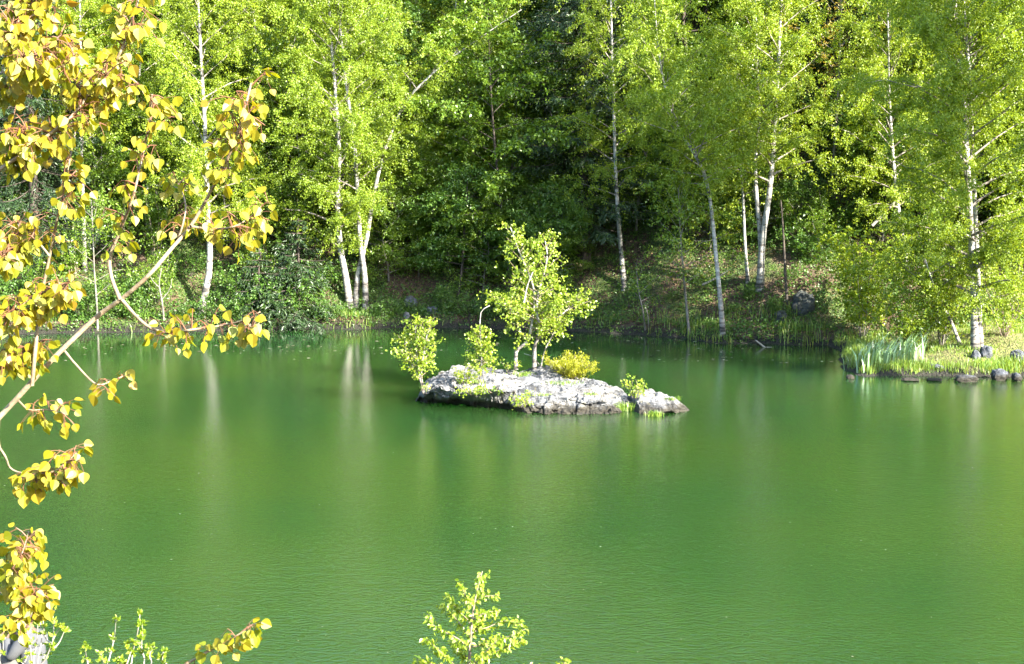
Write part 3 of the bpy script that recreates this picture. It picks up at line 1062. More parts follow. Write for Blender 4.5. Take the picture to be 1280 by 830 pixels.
keep = (d > -.05) & (d < 1.6) & (rng.random(n) < sstep(-.10, .35, clump + .32 * sstep(2, 4, x) - .17) * np.exp(-d * .7))
x, y = x[keep], y[keep]
h = (.16 + .26 * rng.random(len(x)) + .2 * (x > 8))
blades(mb, rng, np.stack([x, y, np.maximum(height(x, y), 0) - .02], 1), h, .02, .3)
tag(mb.build('shore_grass', M['grass_blade']), 'tufts of green grass fringing the far shore', 'grass', kind='stuff')
# low leafy cover and litter on the banks
mb = MB()
n = 150000
x = -26 + 44 * rng.random(n)
y = np.interp(x, _SX, _SY) - .3 + 12 * rng.random(n) ** 1.5
cl = fbm(x * .7, y * .7, 0, 3, 61)
keep = (land_d(x, y) > .03) & (rng.random(n) < .30 + .70 * sstep(-.25, .15, cl)) & (np.abs(x - 8.6) + np.abs(y - 47.4) > 1.0)
x, y = x[keep], y[keep]
C = np.stack([x, y, height(x, y) + .02 + .22 * rng.random(len(x)) ** 2], 1)
mb.leaves(C, rand_dir(rng, len(x)), rand_dir(rng, len(x)) * .6 + np.array([0, -.3, 1.0]), .09, .06, rng)
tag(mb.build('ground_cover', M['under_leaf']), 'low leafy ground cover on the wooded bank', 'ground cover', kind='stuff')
M['litter'] = leaf_mat('litter', [(0, (.09, .05, .025)), (.5, (.20, .12, .06)), (1, (.36, .25, .15))], .1, gloss=.04)
mb = MB()
n = 40000
x = -24 + 42 * rng.random(n)
y = np.interp(x, _SX, _SY) + 10 * rng.random(n) ** 1.2
keep = (land_d(x, y) > .25) & (fbm(x * .7, y * .7, 0, 3, 61) < .12)
x, y = x[keep], y[keep]
C = np.stack([x, y, height(x, y) + .015], 1)
mb.leaves(C, rand_dir(rng, len(x)) * np.array([1, 1, .2]), rand_dir(rng, len(x)) * .4 + np.array([0, 0, 1.0]), .08, .055, rng)
tag(mb.build('leaf_litter', M['litter']), 'brown fallen leaves strewn over the wooded bank', 'leaf litter', kind='stuff')

mb = MB()
n = 16000
x, y = -9 + 18 * rng.random(n), 6 + 7.6 * rng.random(n)
keep = (fbm(x * .8, y * .8, 0, 3, 58) > -.15) & (np.abs(x + 4.9) > .6)
x, y = x[keep], y[keep]
blades(mb, rng, np.stack([x, y, height(x, y) - .02], 1), .08 + .14 * rng.random(len(x)), .014)
tag(mb.build('near_grass', M['grass_blade']), 'short grass on the near bank below the camera', 'grass', kind='stuff')
# iris leaves at the tip of the spit
g = hit(1108, 466)
root = empty('iris_clump', g, 'clump of tall sword shaped iris leaves at the tip of the spit', 'plant')
mb = MB()
n = 190
px = 1072 + 82 * rng.random(n)
pts = np.array([on_z(a, 463 - 10 * rng.random() + (a - 1110) * -.06, .1) for a in px]) - g
pts[:, 2] = height(pts[:, 0] + g[0], pts[:, 1] + g[1]) - g[2] - .03
D = np.stack([-.6 + .8 * rng.random(n) + .4, -.5 + rng.random(n), np.zeros(n)], 1)
blades(mb, rng, pts, .45 + .45 * rng.random(n), .05, .42, unit(D * np.array([1, .5, 1])))
mb.build('leaves', M['iris_blade'], root)
g = on_z(1062, 462)
root = empty('iris_clump', g, 'few dark narrow iris leaves standing in the water left of the spit', 'plant')
mb = MB()
pts = np.stack([rng.normal(size=14) * .12, rng.normal(size=14) * .1, np.full(14, -.03)], 1)
blades(mb, rng, pts, .3 + .35 * rng.random(14), .025, .25)
mb.build('leaves', M['iris_blade'], root)


# ------------------------------------------------------------------ stones
def boulder(name, loc, size, seed, label, mat=None, cat='rock', group=None, nu=40, nv=24, amp=.32, rotz=0.):
    u = np.linspace(0, 2 * math.pi, nu, endpoint=False)
    v = np.linspace(-math.pi / 2, math.pi / 2, nv)
    U, Vv = np.meshgrid(u, v)
    D = np.stack([np.cos(Vv) * np.cos(U), np.cos(Vv) * np.sin(U), np.sin(Vv)], -1)
    s = seed * 7.3
    cubic = 1 / np.maximum(np.max(np.abs(D), -1), .62) ** .25
    rr = cubic * (.82 + amp * fbm(D[..., 0] * 1.5 + s, D[..., 1] * 1.5, D[..., 2] * 1.5, 4, seed) + .10 * np.abs(fbm(D[..., 0] * 4 + s, D[..., 1] * 4, D[..., 2] * 4, 3, seed + 5)))
    P = D * rr[..., None] * np.array(size) * .5
    m = MB()
    i = np.arange(nv - 1)[:, None] * nu
    j = np.arange(nu)[None, :]
    F = np.stack([i + j, i + (j + 1) % nu, i + nu + (j + 1) % nu, i + nu + j], -1).reshape(-1, 4)
    m.add(P.reshape(-1, 3), F)
    o = m.build(name, mat or M['boulder'], smooth=False)
    o.location = [float(c) for c in loc]
    o.rotation_euler = (0, 0, rotz)
    return tag(o, label, cat, group)


def stone_px(px, py, wpx, hpx, dpt, seed, label, z=None, **kw):
    g = hit(px, py) if z is None else on_z(px, py, z)
    s = FPX / g[1]
    w, h = wpx / s, hpx / s
    return boulder('boulder', (g[0], g[1] + dpt * .4, g[2] + h * .30), (w * 1.08, dpt, h * 1.5), seed, label, **kw)


SG = 'stones of the spit'
stone_px(1211, 478, 32, 9, .5, 1, 'low bluish rounded stone at the waterline of the spit, longest of them', group=SG)
stone_px(1252, 476, 21, 14, .45, 2, 'blocky bluish stone at the waterline, second from the right edge', group=SG)
stone_px(1273, 477, 12, 11, .35, 3, 'small pointed stone at the waterline by the right edge', group=SG)
stone_px(1222, 450, 12, 12, .35, 4, 'smaller dark stone on the grass below the twin stemmed birch, touching the larger one', group=SG)
stone_px(1235, 449, 16, 17, .45, 5, 'larger dark stone with a pale edge on the grass below the twin stemmed birch', group=SG)
stone_px(1276, 453, 22, 16, .6, 6, 'dark stone cut by the right edge, lying on the grass', group=SG)
stone_px(1170, 477, 22, 4, .4, 7, 'flat dark stone barely showing above the water left of the long rounded stone', group=SG)
stone_px(1140, 477, 26, 4, .4, 8, 'flat dark slab at the waterline in the middle of the spit', group=SG)
stone_px(1064, 474, 11, 5, .3, 9, 'pale stone in the water off the tip of the spit', z=0.0, mat=M['rock'], group=SG)
stone_px(1172, 461, 20, 5, .4, 10, 'flat grey stone bedded in the grass behind the waterline', group=SG)
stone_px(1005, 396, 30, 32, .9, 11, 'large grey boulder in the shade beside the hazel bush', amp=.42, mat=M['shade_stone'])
stone_px(978, 405, 18, 18, .7, 12, 'mossy boulder darkened as in shade, left of the large grey one', mat=M['shade_stone'])
stone_px(512, 386, 22, 15, .9, 13, 'shaded grey rock ledge on the dark bank, upper one')
stone_px(540, 393, 16, 10, .8, 14, 'shaded grey rock ledge on the dark bank, right of the other')
stone_px(508, 401, 10, 11, .3, 15, 'pale upright stone at the dark shore above the islet sapling', mat=M['rock'])


# ------------------------------------------------------------------ dead wood
def stick(name, pts, r, label, cat='branch', mat='pale_wood', side=()):
    P = smooth_path(pts, 12)
    b = P[0].copy()
    m = MB()
    m.tube(P - b, np.linspace(r, r * .35, 12), 7)
    for s in side:
        m.tube(smooth_path(np.asarray(s) - b, 6), np.linspace(r * .5, r * .2, 6), 5)
    o = m.build(name, M[mat], smooth=True)
    o.location = [float(c) for c in b]
    return tag(o, label, cat)


w0 = on_z(958, 434)
stick('fallen_branch', [w0 + np.array([0, 0, -.05]), at(948, 428, w0[1]), at(944, 425, w0[1])], .035, 'short pale branch poking out of the water below the paired birches', side=([w0, at(965, 434, w0[1])],))
w0 = on_z(996, 429)
stick('fallen_branch', [w0 + np.array([0, 0, -.05]), at(1006, 420, w0[1] + .2), at(1024, 413, w0[1] + .5), at(1046, 405, w0[1] + .9)], .03, 'curved thin branch arching from the water to the hazel bush')
w0 = on_z(1018, 430)
stick('fallen_branch', [w0, at(1024, 426, w0[1]), at(1034, 423, w0[1] + .4)], .03, 'stubby broken branch lying at the shore below the hazel bush')
stick('dead_stem', [at(1090, 282, 47), at(1122, 250, 46.9), at(1150, 232, 46.8), at(1180, 214, 46.8)], .06, 'bare pale dead stem leaning among the leaves left of the twin stemmed birch', 'dead tree')
stick('fallen_branch', [at(878, 356, 46.3), at(896, 347, 46.4), at(914, 336, 46.5)], .04, 'pale broken branch hanging beside the bent birch')
g = hit(984, 378)
stick('dead_stem', [g - np.array([0, 0, .1]), at(981, 330, g[1]), at(979, 290, g[1] - .05), at(976, 250, g[1] - .1)], .055, 'thin dark dead pole standing right of the paired birches', 'dead tree', 'dark_bark')
stick('dead_stem', [at(655, 238, 51), at(680, 243, 51), at(700, 250, 51.1), at(714, 268, 51.2)], .05, 'bare grey dead branch hanging in front of the dark spruce', 'dead tree', 'grey_bark')
g = hit(205, 402)
stick('dead_stem', [g, at(203, 380, g[1]), at(199, 355, g[1]), at(202, 335, g[1])], .04, 'bare dead sapling below the tall birch with the curved foot', 'dead tree', 'grey_bark', side=([at(202, 375, g[1]), at(212, 362, g[1]), at(215, 348, g[1])], [at(200, 360, g[1]), at(190, 350, g[1]), at(186, 338, g[1])]))

# specks and fallen leaves drifting on the water
mb = MB()
n = 2400
x = -22 + 34 * rng.random(n)
y = np.interp(x, _SX, _SY) - .2 - 6.5 * rng.random(n) ** 1.4
x2, y2 = -14 + 30 * rng.random(900), 15.5 + 29 * rng.random(900)
k = (np.abs(x2 - .6) > 3.6) | (np.abs(y2 - 33.4) > 2.2)
band = fbm(x * .35, y * 1.3, 0, 3, 71) > .03
x, y = np.concatenate([x[band], x2[k]]), np.concatenate([y[band], y2[k]])
k = (land_d(x, y) < -.1) & (pen_d(x, y) < -.1)
x, y = x[k], y[k]
far = y > 40
C = np.stack([x, y, np.full(len(x), .006)], 1)
A = rand_dir(rng, len(x)) * np.array([1, .45, 0.02])
s = np.where(far, .03 + .13 * rng.random(len(x)) ** 4, .012 + .03 * rng.random(len(x)) ** 2)
mb.leaves(C, A, np.tile([0, 0, 1.0], (len(x), 1)), s, s * .6, rng, .04)
M['drift'] = leaf_mat('drift', [(0, (.10, .10, .05)), (.6, (.20, .18, .12)), (1, (.34, .32, .25))], .05)
tag(mb.build('floating_debris', M['drift']), 'pale specks and fallen leaves drifting on the water', 'debris', kind='stuff')


# ------------------------------------------------------------------ the rock islet
def build_islet():
    fpx = np.array([518, 530, 560, 600, 640, 680, 720, 760, 790, 800, 815, 840, 866.])
    fpy = np.array([503, 507, 509, 512, 515, 517, 518, 517, 516, 521, 520, 518, 514.])
    rpx = np.array([518, 524, 533, 546, 560, 600, 660, 700, 730, 760, 786, 797, 812, 830, 846, 858, 866])
    rpy = np.array([504, 488, 472, 465, 462, 462, 462, 466, 474, 481, 487, 490, 487, 488, 496, 507, 516.])
    tpx = np.array([518, 535, 560, 640, 720, 770, 810, 840, 866])
    tt = np.array([.5, 1.7, 2.6, 3.0, 2.7, 2.0, 1.5, .9, .3])
    cpx = np.array([518, 530, 545, 600, 625, 645, 670, 700, 740, 770, 788, 797, 810, 866])
    cc = np.array([.45, .62, .74, .80, .72, .50, .26, .20, .26, .36, .30, .12, .20, .22])
    nu, nv = 330, 150
    px = np.linspace(518, 866, nu)
    F = np.array([on_z(a, b) for a, b in zip(px, np.interp(px, fpx, fpy))])
    T = np.interp(px, tpx, tt)
    Dr = F[:, 1] + T * .75
    zt = 5.8 - (np.interp(px, rpx, rpy) - 200) * Dr / FPX
    zt = np.maximum(zt, .02)
    c = np.interp(px, cpx, cc)
    v = np.linspace(0, 1, nv) ** 1.35
    Vv, Z0 = np.meshgrid(v, zt, indexing='xy')
    Vv, Z0 = v[None, :], zt[:, None]
    C, Tt = c[:, None], T[:, None]
    X = F[:, 0][:, None] + 0 * Vv
    Y = F[:, 1][:, None] + Vv * Tt
    left = sstep(655, 610, px)[:, None]
    w = .035 + .02 * (1 - left)
    rise = sstep(0, w, Vv) * C + np.clip((Vv - w) / (.74 - w), 0, 1) ** .85 * (1 - C)
    fall = sstep(1.0, .86, Vv)
    Z = Z0 * rise * fall - .30 * (1 - fall) - .25 * sstep(.012, 0, Vv)
    sx, sy = X * 1.0, Y * 1.0
    env = np.clip(Z0 / .5, .2, 1) * fall
    # strata running along the islet, ledges and cracks
    Z = Z + env * (.20 * fbm(sx * .9 + 3, sy * 1.6, 0, 5, 81) + .13 * (.4 - np.abs(fbm(sx * 1.1, sy * 2.9, 0, 5, 84)) * 2) + .035 * fbm(sx * 7, sy * 9, 0, 3, 86))
    led = fbm(sx * 1.2 + sy * .5, sy * 2.2, 0, 3, 90) * 4
    Z = Z + env * .085 * (np.floor(led) + sstep(.6, 1, led - np.floor(led)) - led)
    wx, wy = sx + .25 * fbm(sx * 1.3, sy * 1.3, 0, 3, 111), sy + .25 * fbm(sx * 1.3, sy * 1.3, 0, 3, 112)
    b1, e1 = blocks(wx * 1.25 + wy * .5, wy * 2.1 - wx * .35, 120)
    b2, e2 = blocks(wx * 3.6 + wy * .8, wy * 5.2 - wx * .9, 130)
    tw_ = .42 + .58 * np.exp(-(Vv / .22) ** 2)          # the top is a worn slab, the front is broken
    Z = Z + env * tw_ * (.17 * b1 + .06 * b2 - .07 * sstep(.10, .0, e1) - .03 * sstep(.09, .0, e2))
    # saddle in front of the right hand block, hollow filled with grass
    hol = np.exp(-((px - 783) / 17) ** 2)[:, None] * sstep(.5, .0, Vv)
    Z = Z - hol * .22
    gr = np.exp(-((px[:, None] - 800 + Vv * 10) / 5) ** 2)
    Z = Z - gr * .10 * fall
    # front: broken overhanging face on the left part
    face = np.exp(-((Vv - .0) / .14) ** 2)
    zz = np.clip(Z / .5, -.4, 1.2)
    Y = Y + face * left * (.42 - .80 * zz) + face * .22 * (blocks(sx * 2.2, Z * 4.2, 140)[0]) + face * .30 * fbm(sx * 1.6, Z * 3.0, 1.7, 4, 92) + face * .16 * fbm(sx * 5, Z * 7, .3, 3, 95)
    X = X + .06 * fbm(sx * 2, sy * 2, Z * 3, 3, 97)
    Z = Z - left * face * .0
    V = np.stack([X, Y, Z], -1)
    org = np.array([float(F[nu // 2, 0]), float(F[nu // 2, 1]) + 1, 0])
    m = MB()
    i = np.arange(nu - 1)[:, None] * nv + np.arange(nv - 1)[None, :]
    Fq = np.stack([i, i + nv, i + nv + 1, i + 1], -1).reshape(-1, 4)
    m.add(V.reshape(-1, 3) - org, Fq)
    o = m.build('rock_islet', M['rock'], smooth=False)
    o.location = org
    tag(o, 'flat grey rock islet rising from the middle of the lake', 'rock')
    return V


RV = build_islet()
RVf = RV.reshape(-1, 3)


def rock_at(px, py):
    """the islet surface point seen nearest to a picture position"""
    d = unit(ray(px, py))
    Q = RVf - CAM
    t = Q @ d
    dist = np.linalg.norm(Q - t[:, None] * d, axis=1)
    near = dist < .10
    if not near.any():
        return RVf[np.argmin(dist)].copy()
    k = np.where(near)[0]
    return RVf[k[np.argmin(t[k])]].copy()


YB = [M['birch_bark'], M['young_leaf'], M['twig']]


def stem(pts, Y, seed=0, jit=.12):
    return px_path(pts, Y, jit, seed)


Y0 = 34.3
base = at(657, 461, Y0)
make_tree('islet_birch', base, [
    (stem([(645, 462), (645, 441), (652, 433), (660, 425), (664, 408), (667, 390), (668, 365), (660, 340), (648, 312), (638, 284)], Y0, 1), .045, .34, .80, 40),
    (stem([(668, 462), (668, 437), (670, 427), (675, 410), (671, 392), (673, 366), (680, 342), (684, 318), (680, 296)], Y0, 2), .05, .34, .66, 32),
    (stem([(670, 428), (684, 410), (700, 395), (714, 383), (727, 374)], Y0, 3), .025, .2, .6, 24),
    (stem([(672, 405), (650, 392), (632, 384), (618, 378)], Y0, 4), .02, .2, .6, 22),
    (stem([(676, 458), (681, 438), (690, 420), (697, 408)], Y0, 5), .02, .6, .4, 8),
    (stem([(674, 456), (666, 446), (655, 442)], Y0, 6), .012, .9, .1, 0),
    (stem([(655, 378), (659, 358), (666, 340)], Y0 - .5, 7), .02, .9, .1, 0)],
    YB, np.random.default_rng(300), 'crooked many stemmed small birch growing on the back of the rock islet', leaf=(.066, .052), per_m=11, tw=.27, droop=.5, den=40, el=(.3, 1.0), spread=.035, hang=.35, sides=7)
b = rock_at(526, 487)
make_tree('islet_sapling', b, [
    (np.vstack([b - [0, 0, .12], stem([(526, 478), (524, 462), (521, 440), (519, 418), (520, 400)], b[1], 11, .06)]), .022, .25, .40, 24),
    (np.vstack([b - [.02, 0, .1], stem([(523, 470), (514, 455), (508, 438), (506, 425)], b[1], 12, .06)]), .014, .35, .36, 16),
    (np.vstack([b - [-.02, 0, .1], stem([(527, 470), (529, 445), (533, 422), (539, 405)], b[1], 13, .06)]), .014, .35, .38, 18)],
    YB, np.random.default_rng(301), 'sapling leaning out at the left end of the rock islet', leaf=(.062, .05), per_m=15, tw=.17, droop=.2, den=56, el=(.5, 1.1), spread=.03, hang=.1)
b = rock_at(600, 477)
make_tree('islet_sapling', b, [
    (np.vstack([b - [0, 0, .1], stem([(601, 465), (602, 450), (601, 430), (600, 412)], b[1], 14, .03)]), .016, .3, .40, 36),
    (stem([(600, 412), (600, 402), (601, 391)], b[1], 15, .0), .012, .9, .1, 0), (stem([(601, 391), (605, 386), (612, 382)], b[1], 15, .0), .008, .9, .1, 0)],
    YB, np.random.default_rng(302), 'sapling with a round crown and a bare broken top on the rock islet', leaf=(.062, .05), per_m=16, tw=.16, droop=.2, den=54, el=(.2, 1.1), shape='dome', spread=.03, hang=.1)


def islet_shrub(px, py, seed, label, mat='young_leaf', **kw):
    b = rock_at(px, py)
    return make_shrub('islet_shrub', b, np.random.default_rng(seed), [M['twig'], M[mat]], label, 'shrub', rad=.006, **kw)


islet_shrub(582, 473, 310, 'small shrub at the foot of the round crowned sapling on the rock islet', H=.42, spread=.3, n=10, leaf=(.06, .05), per_m=22, tw=.12, den=45, jit=.025)
islet_shrub(588, 488, 311, 'trailing yellow green shrub over the broken front edge of the rock islet', H=.22, spread=.40, n=11, leaf=(.06, .045), per_m=20, tw=.14, den=42, jit=.03)
islet_shrub(612, 488, 317, 'few dark green leaves on the front face of the rock islet', 'broad_leaf', H=.12, spread=.3, n=6, leaf=(.06, .045), per_m=20, tw=.12, den=30, jit=.03)
islet_shrub(640, 461, 312, 'sparse small plant left of the crooked birch on the rock islet', H=.42, spread=.35, n=7, leaf=(.06, .045), per_m=12, tw=.14, den=30, jit=.03)
b = at(714, 472, 34.0)
make_shrub('islet_shrub', b, np.random.default_rng(313), [M['twig'], M['yellow_leaf']], 'low rounded bright yellow shrub at the back of the rock islet', 'shrub', rad=.006, H=.58, spread=.85, n=42, leaf=(.05, .024), per_m=30, tw=.13, den=60, droop=0, flat=.2, hang=-.5, jit=.02)
islet_shrub(655, 502, 314, 'green tuft hanging on the front face in the middle of the rock islet', H=.34, spread=.28, n=11, leaf=(.065, .04), per_m=18, tw=.13, den=38, jit=.03)
islet_shrub(789, 496, 315, 'small leafy plant between the two parts of the rock islet', H=.52, spread=.32, n=8, leaf=(.065, .05), per_m=15, tw=.15, den=36, jit=.03)
islet_shrub(528, 487, 316, 'green tuft at the foot of the left leaning sapling on the rock islet', H=.22, spread=.14, n=7, leaf=(.055, .035), per_m=20, tw=.1, den=40, jit=.02)


def tuft(px, py, n, h, rad, seed, label):
    g = np.random.default_rng(seed)
    b = rock_at(px, py)
    root = empty('grass_tuft', b, label, 'grass')
    m = MB()
    P = np.stack([g.normal(size=n) * rad, g.normal(size=n) * rad * .5, np.full(n, -.03)], 1)
    blades(m, g, P, h * (.5 + .7 * g.random(n)), .014, .6)
    tag(m.build('blades', M['grass_blade'], root), kind='stuff')


tuft(782, 508, 420, .24, .17, 320, 'grass tuft filling the hollow at the front of the rock islet')
tuft(817, 514, 170, .15, .09, 321, 'yellow grass tuft at the waterline of the right end of the rock islet')
tuft(841, 494, 70, .08, .07, 322, 'tiny grass patch on top of the right end of the rock islet')
tuft(680, 488, 90, .07, .13, 323, 'thin mossy grass patch in the middle of the rock islet')
tuft(655, 464, 160, .12, .16, 325, 'dry grass at the foot of the crooked birch on the rock islet')
tuft(596, 474, 120, .11, .12, 326, 'small grass tuft at the foot of the round crowned sapling on the rock islet')
tuft(700, 474, 140, .10, .22, 327, 'grass along the near edge of the bright yellow shrub on the rock islet')
tuft(737, 487, 90, .07, .10, 328, 'grass in a crack between the middle and the right end of the rock islet')
tuft(857, 486, 40, .12, .03, 324, 'small grass tuft on the right rim of the rock islet')

# ------------------------------------------------------------------ foreground: yellow leafed aspen
OUT = np.array([[0, 0], [.03, .2], [.13, .40], [.30, .50], [.50, .47], [.70, .32], [.87, .13], [1, 0]])


def big_leaves(mb, C, A, Nn, L, rng, tint, fold=.18, wid=1.0, curl=.10):
    A = unit(A)
    B = unit(np.cross(Nn, A))
    Nn = np.cross(A, B)
    k = len(OUT)
    for sg in (1, -1):
        a, bw = OUT[:, 0], OUT[:, 1] * wid
        V = (C[:, None, :] + A[:, None, :] * (a[None, :] * L[:, None])[..., None] + B[:, None, :] * (sg * bw[None, :] * L[:, None])[..., None]
             + Nn[:, None, :] * ((bw[None, :] * fold - curl * a[None, :] ** 2) * L[:, None])[..., None])
        F = np.arange(len(C) * k).reshape(-1, k)
        mb.add(V.reshape(-1, 3), F if sg > 0 else F[:, ::-1], tint)


def build_aspen():
    g = np.random.default_rng(400)
    tx, ty = -2.75, 4.2
    tb = np.array([tx, ty, float(height(tx, ty))])
    root = empty('aspen_tree', tb, 'aspen with golden yellow young leaves reaching in from the left foreground', 'tree')
    wood, lv, pet = MB(), MB(), MB()
    trunk = np.array([[0, 0, -.15], [.03, .02, 1], [-.04, .05, 2.2], [.05, 0, 3.4], [.0, .05, 4.8]])
    wood.tube(smooth_path(trunk, 16), np.linspace(.07, .02, 16), 10)
    br = [  # (pixel path, depth, radius px, leaf start, spur spacing px, spread px)
        ([(-60, 566), (0, 520), (60, 455), (120, 397), (150, 375), (185, 345), (215, 310), (238, 283), (262, 242), (286, 195), (302, 150), (314, 104)], 4.0, 3.9, .66, 10, 26),
        ([(150, 375), (139, 345), (138, 320), (150, 288), (165, 250), (177, 200), (187, 150), (190, 118)], 3.95, 2.6, .30, 10, 26),
        ([(151, 373), (170, 395), (190, 411), (215, 416), (240, 412), (270, 408), (300, 402), (325, 390)], 4.0, 2.4, .34, 11, 18),
        ([(238, 283), (262, 286), (290, 284), (312, 272), (326, 258)], 4.05, 1.8, .3, 10, 18),
        ([(208, 318), (222, 300), (232, 262), (226, 236), (216, 222)], 4.1, 1.6, .3, 10, 22),
        ([(80, 438), (95, 456), (120, 480), (140, 476), (158, 468)], 4.05, 1.7, .45, 12, 13),
        ([(22, 500), (36, 512), (58, 512), (80, 516)], 4.0, 1.5, .3, 11, 13),
        ([(-60, 490), (0, 560), (14, 586), (40, 592), (70, 588), (96, 566)], 3.9, 1.8, .45, 11, 14),
        ([(-60, 250), (0, 211), (45, 180), (90, 145), (116, 110), (136, 90)], 3.8, 3.2, .28, 9, 30),
        ([(136, 90), (152, 62), (162, 30), (172, 4), (178, -25)], 3.8, 1.9, .05, 9, 22),
        ([(136, 90), (158, 96), (172, 104), (180, 118)], 3.8, 1.4, .1, 11, 14),
        ([(40, 482), (46, 420), (52, 370), (62, 320), (74, 262), (80, 236), (86, 205), (94, 165)], 3.9, 2.6, .18, 9, 22),
        ([(62, 320), (45, 300), (28, 290), (10, 280)], 3.9, 1.4, .2, 9, 18),
        ([(-60, 130), (0, 105), (30, 75), (60, 62), (78, 46)], 3.7, 2.3, .15, 10, 22),
        ([(0, 105), (30, 100), (55, 92), (82, 80), (96, 66)], 3.75, 1.4, .2, 10, 18),
        ([(-50, 60), (6, 48), (22, 28), (38, 2), (50, -30)], 3.7, 2.0, .2, 9, 20),
        ([(22, 28), (45, 18), (68, 8)], 3.7, 1.2, .2, 10, 14),
        ([(-60, 176), (0, 182), (20, 178), (34, 160)], 3.75, 1.4, .3, 9, 18),
        ([(-60, 430), (0, 404), (22, 384), (52, 366), (86, 354)], 3.85, 1.9, .3, 10, 18),
        ([(-60, 480), (0, 450), (24, 440), (48, 428)], 3.9, 1.6, .3, 10, 16),
        ([(-60, 350), (0, 322), (16, 300), (24, 280)], 3.9, 1.5, .3, 10, 16),
        ([(-70, 830), (-20, 770), (8, 730), (26, 695), (36, 664)], 4.3, 2.0, .45, 8, 16),
        ([(-60, 850), (0, 795), (22, 768), (38, 748), (52, 738)], 4.3, 1.8, .40, 9, 16),
        ([(150, 900), (205, 848), (240, 826), (272, 808), (300, 792), (316, 780)], 4.6, 2.0, .35, 14, 12),
    ]
    for bi, (pp, Yd, rp, ls, gap, spr) in enumerate(br):
        P = px_path(pp, Yd, .05, bi)
        if pp[0][0] <= -50:
            P = np.vstack([tb + [0, 0, max(.5, P[0][2] - tb[2] - .3)], P])
        n = len(P) * 4
        Q = smooth_path(P, n) - tb
        r = rp * Yd / FPX
        wood.tube(Q, np.linspace(r, r * .35, n), 8)
        L = np.sum(np.linalg.norm(np.diff(Q, axis=0), axis=1))
        ns = max(3, int(L * (1 - ls) / (gap * (1.5 if pp[0][0] <= -50 or max(q[0] for q in pp) < 130 else 1.1) * Yd / FPX)))
        if pp[0][0] <= -50:
            ls = ls + .12
        for s in range(ns):
            t = ls + (1 - ls) * (s + g.random()) / ns
            p, T = along(Q, [t])
            p, T = p[0], T[0]
            d = unit(rand_dir(g, 1)[0] * np.array([1, .9, 1]) + T * .5)
            tip = p + d * (spr * Yd / FPX) * (.25 + 1.15 * g.random())
            pet.tube(np.array([p, (p + tip) / 2 + [0, 0, .004], tip]), [.0022, .0018, .0012], 4)
            k = int(g.integers(3, 6))
            f = g.random(k) ** .55
            o = p + (tip - p) * f[:, None]
            pd = unit(rand_dir(g, k) * .9 + np.array([0, -.15, -.45]) + d * .4)
            pl = .018 + .03 * g.random(k)
            C = o + pd * pl[:, None] - np.array([0, 0, .004])
            A = unit(pd * .6 + np.array([0, 0, -.75]) + rand_dir(g, k) * .45)
            Nn = rand_dir(g, k) * .85 + np.array([.25, -.75, .2])
            Ls = .0325 * (.62 + .5 * g.random(k)) * (Yd / 4.0)
            big_leaves(lv, C, A, Nn, Ls, g, np.clip(.12 + .8 * g.random(k) ** 1.1 + .12 * (t > .9), 0, 1), wid=.92)
            for a, b in zip(o, C):
                pet.tube(np.array([a, (a + b) / 2 + [0, 0, .002], b]), .0009, 3, False)
    wood.build('branches', M['aspen_bark'], root, True)
    pet.build('twigs', M['red_petiole'], root)
    lv.build('leaves', M['aspen_leaf'], root)


build_aspen()

# young birch at the foot of the picture
yb = np.array([-.22, 9.0, float(height(-.22, 9.0))])
g = np.random.default_rng(410)
root = empty('birch_sapling', yb, 'young birch sapling with small light leaves at the bottom centre', 'tree')
wood, lv = MB(), MB()
P = smooth_path(np.vstack([yb - [0, 0, .05], px_path([(590, 900), (586, 850), (588, 800), (592, 760), (597, 735), (603, 714)], 9.0, .02, 5)]), 18) - yb
wood.tube(P, np.linspace(.016, .003, 18), 7)
LB = [([(588, 815), (575, 800), (556, 790), (540, 780), (534, 768)], 0), ([(588, 800), (575, 780), (562, 765), (553, 756)], .1), ([(588, 850), (565, 828), (548, 812), (532, 798)], -.1),
      ([(590, 790), (610, 784), (630, 776), (650, 780)], .1), ([(588, 812), (612, 800), (635, 796), (657, 786)], -.05), ([(587, 830), (612, 818), (638, 806), (654, 800)], .12), ([(590, 775), (606, 766), (620, 764)], -.1),
      ([(594, 752), (604, 746), (622, 744)], .05), ([(592, 760), (582, 745), (574, 728)], -.06), ([(596, 740), (604, 728), (608, 718)], .04), ([(590, 780), (570, 760), (560, 745)], .15), ([(587, 840), (600, 822), (616, 806), (626, 796)], -.15),
      ([(587, 860), (560, 840), (535, 828), (520, 824)], .05), ([(587, 870), (620, 850), (650, 836), (676, 836)], 0), ([(587, 880), (650, 860), (690, 842), (708, 826)], .05), ([(588, 825), (577, 815), (566, 800)], .2), ([(589, 795), (598, 780), (602, 765)], .2)]
for k, (pp, off) in enumerate(LB):
    Q = smooth_path(px_path(pp, 9.0 + off, .04, 40 + k), 12) - yb
    Q[0] = along(P, [np.clip(np.argmin(np.linalg.norm(P - Q[0], axis=1)) / 17.0, 0, 1)])[0][0]
    wood.tube(Q, np.linspace(.005, .0015, 12), 5)
    L = np.sum(np.linalg.norm(np.diff(Q, axis=0), axis=1))
    n = int(L * 270)
    S, T = along(Q, .12 + .88 * g.random(n))
    pd = unit(rand_dir(g, n) + T * .5)
    C = S + pd * (.006 + .03 * g.random(n))[:, None]
    big_leaves(lv, C, pd * .5 + rand_dir(g, n) * .5 + np.array([0, 0, -.55]), rand_dir(g, n) + np.array([.2, -.4, .5]), .030 * (.6 + .6 * g.random(n)), g, g.random(n), wid=.66)
n = 130
S, T = along(P, .35 + .65 * g.random(n))
pd = rand_dir(g, n)
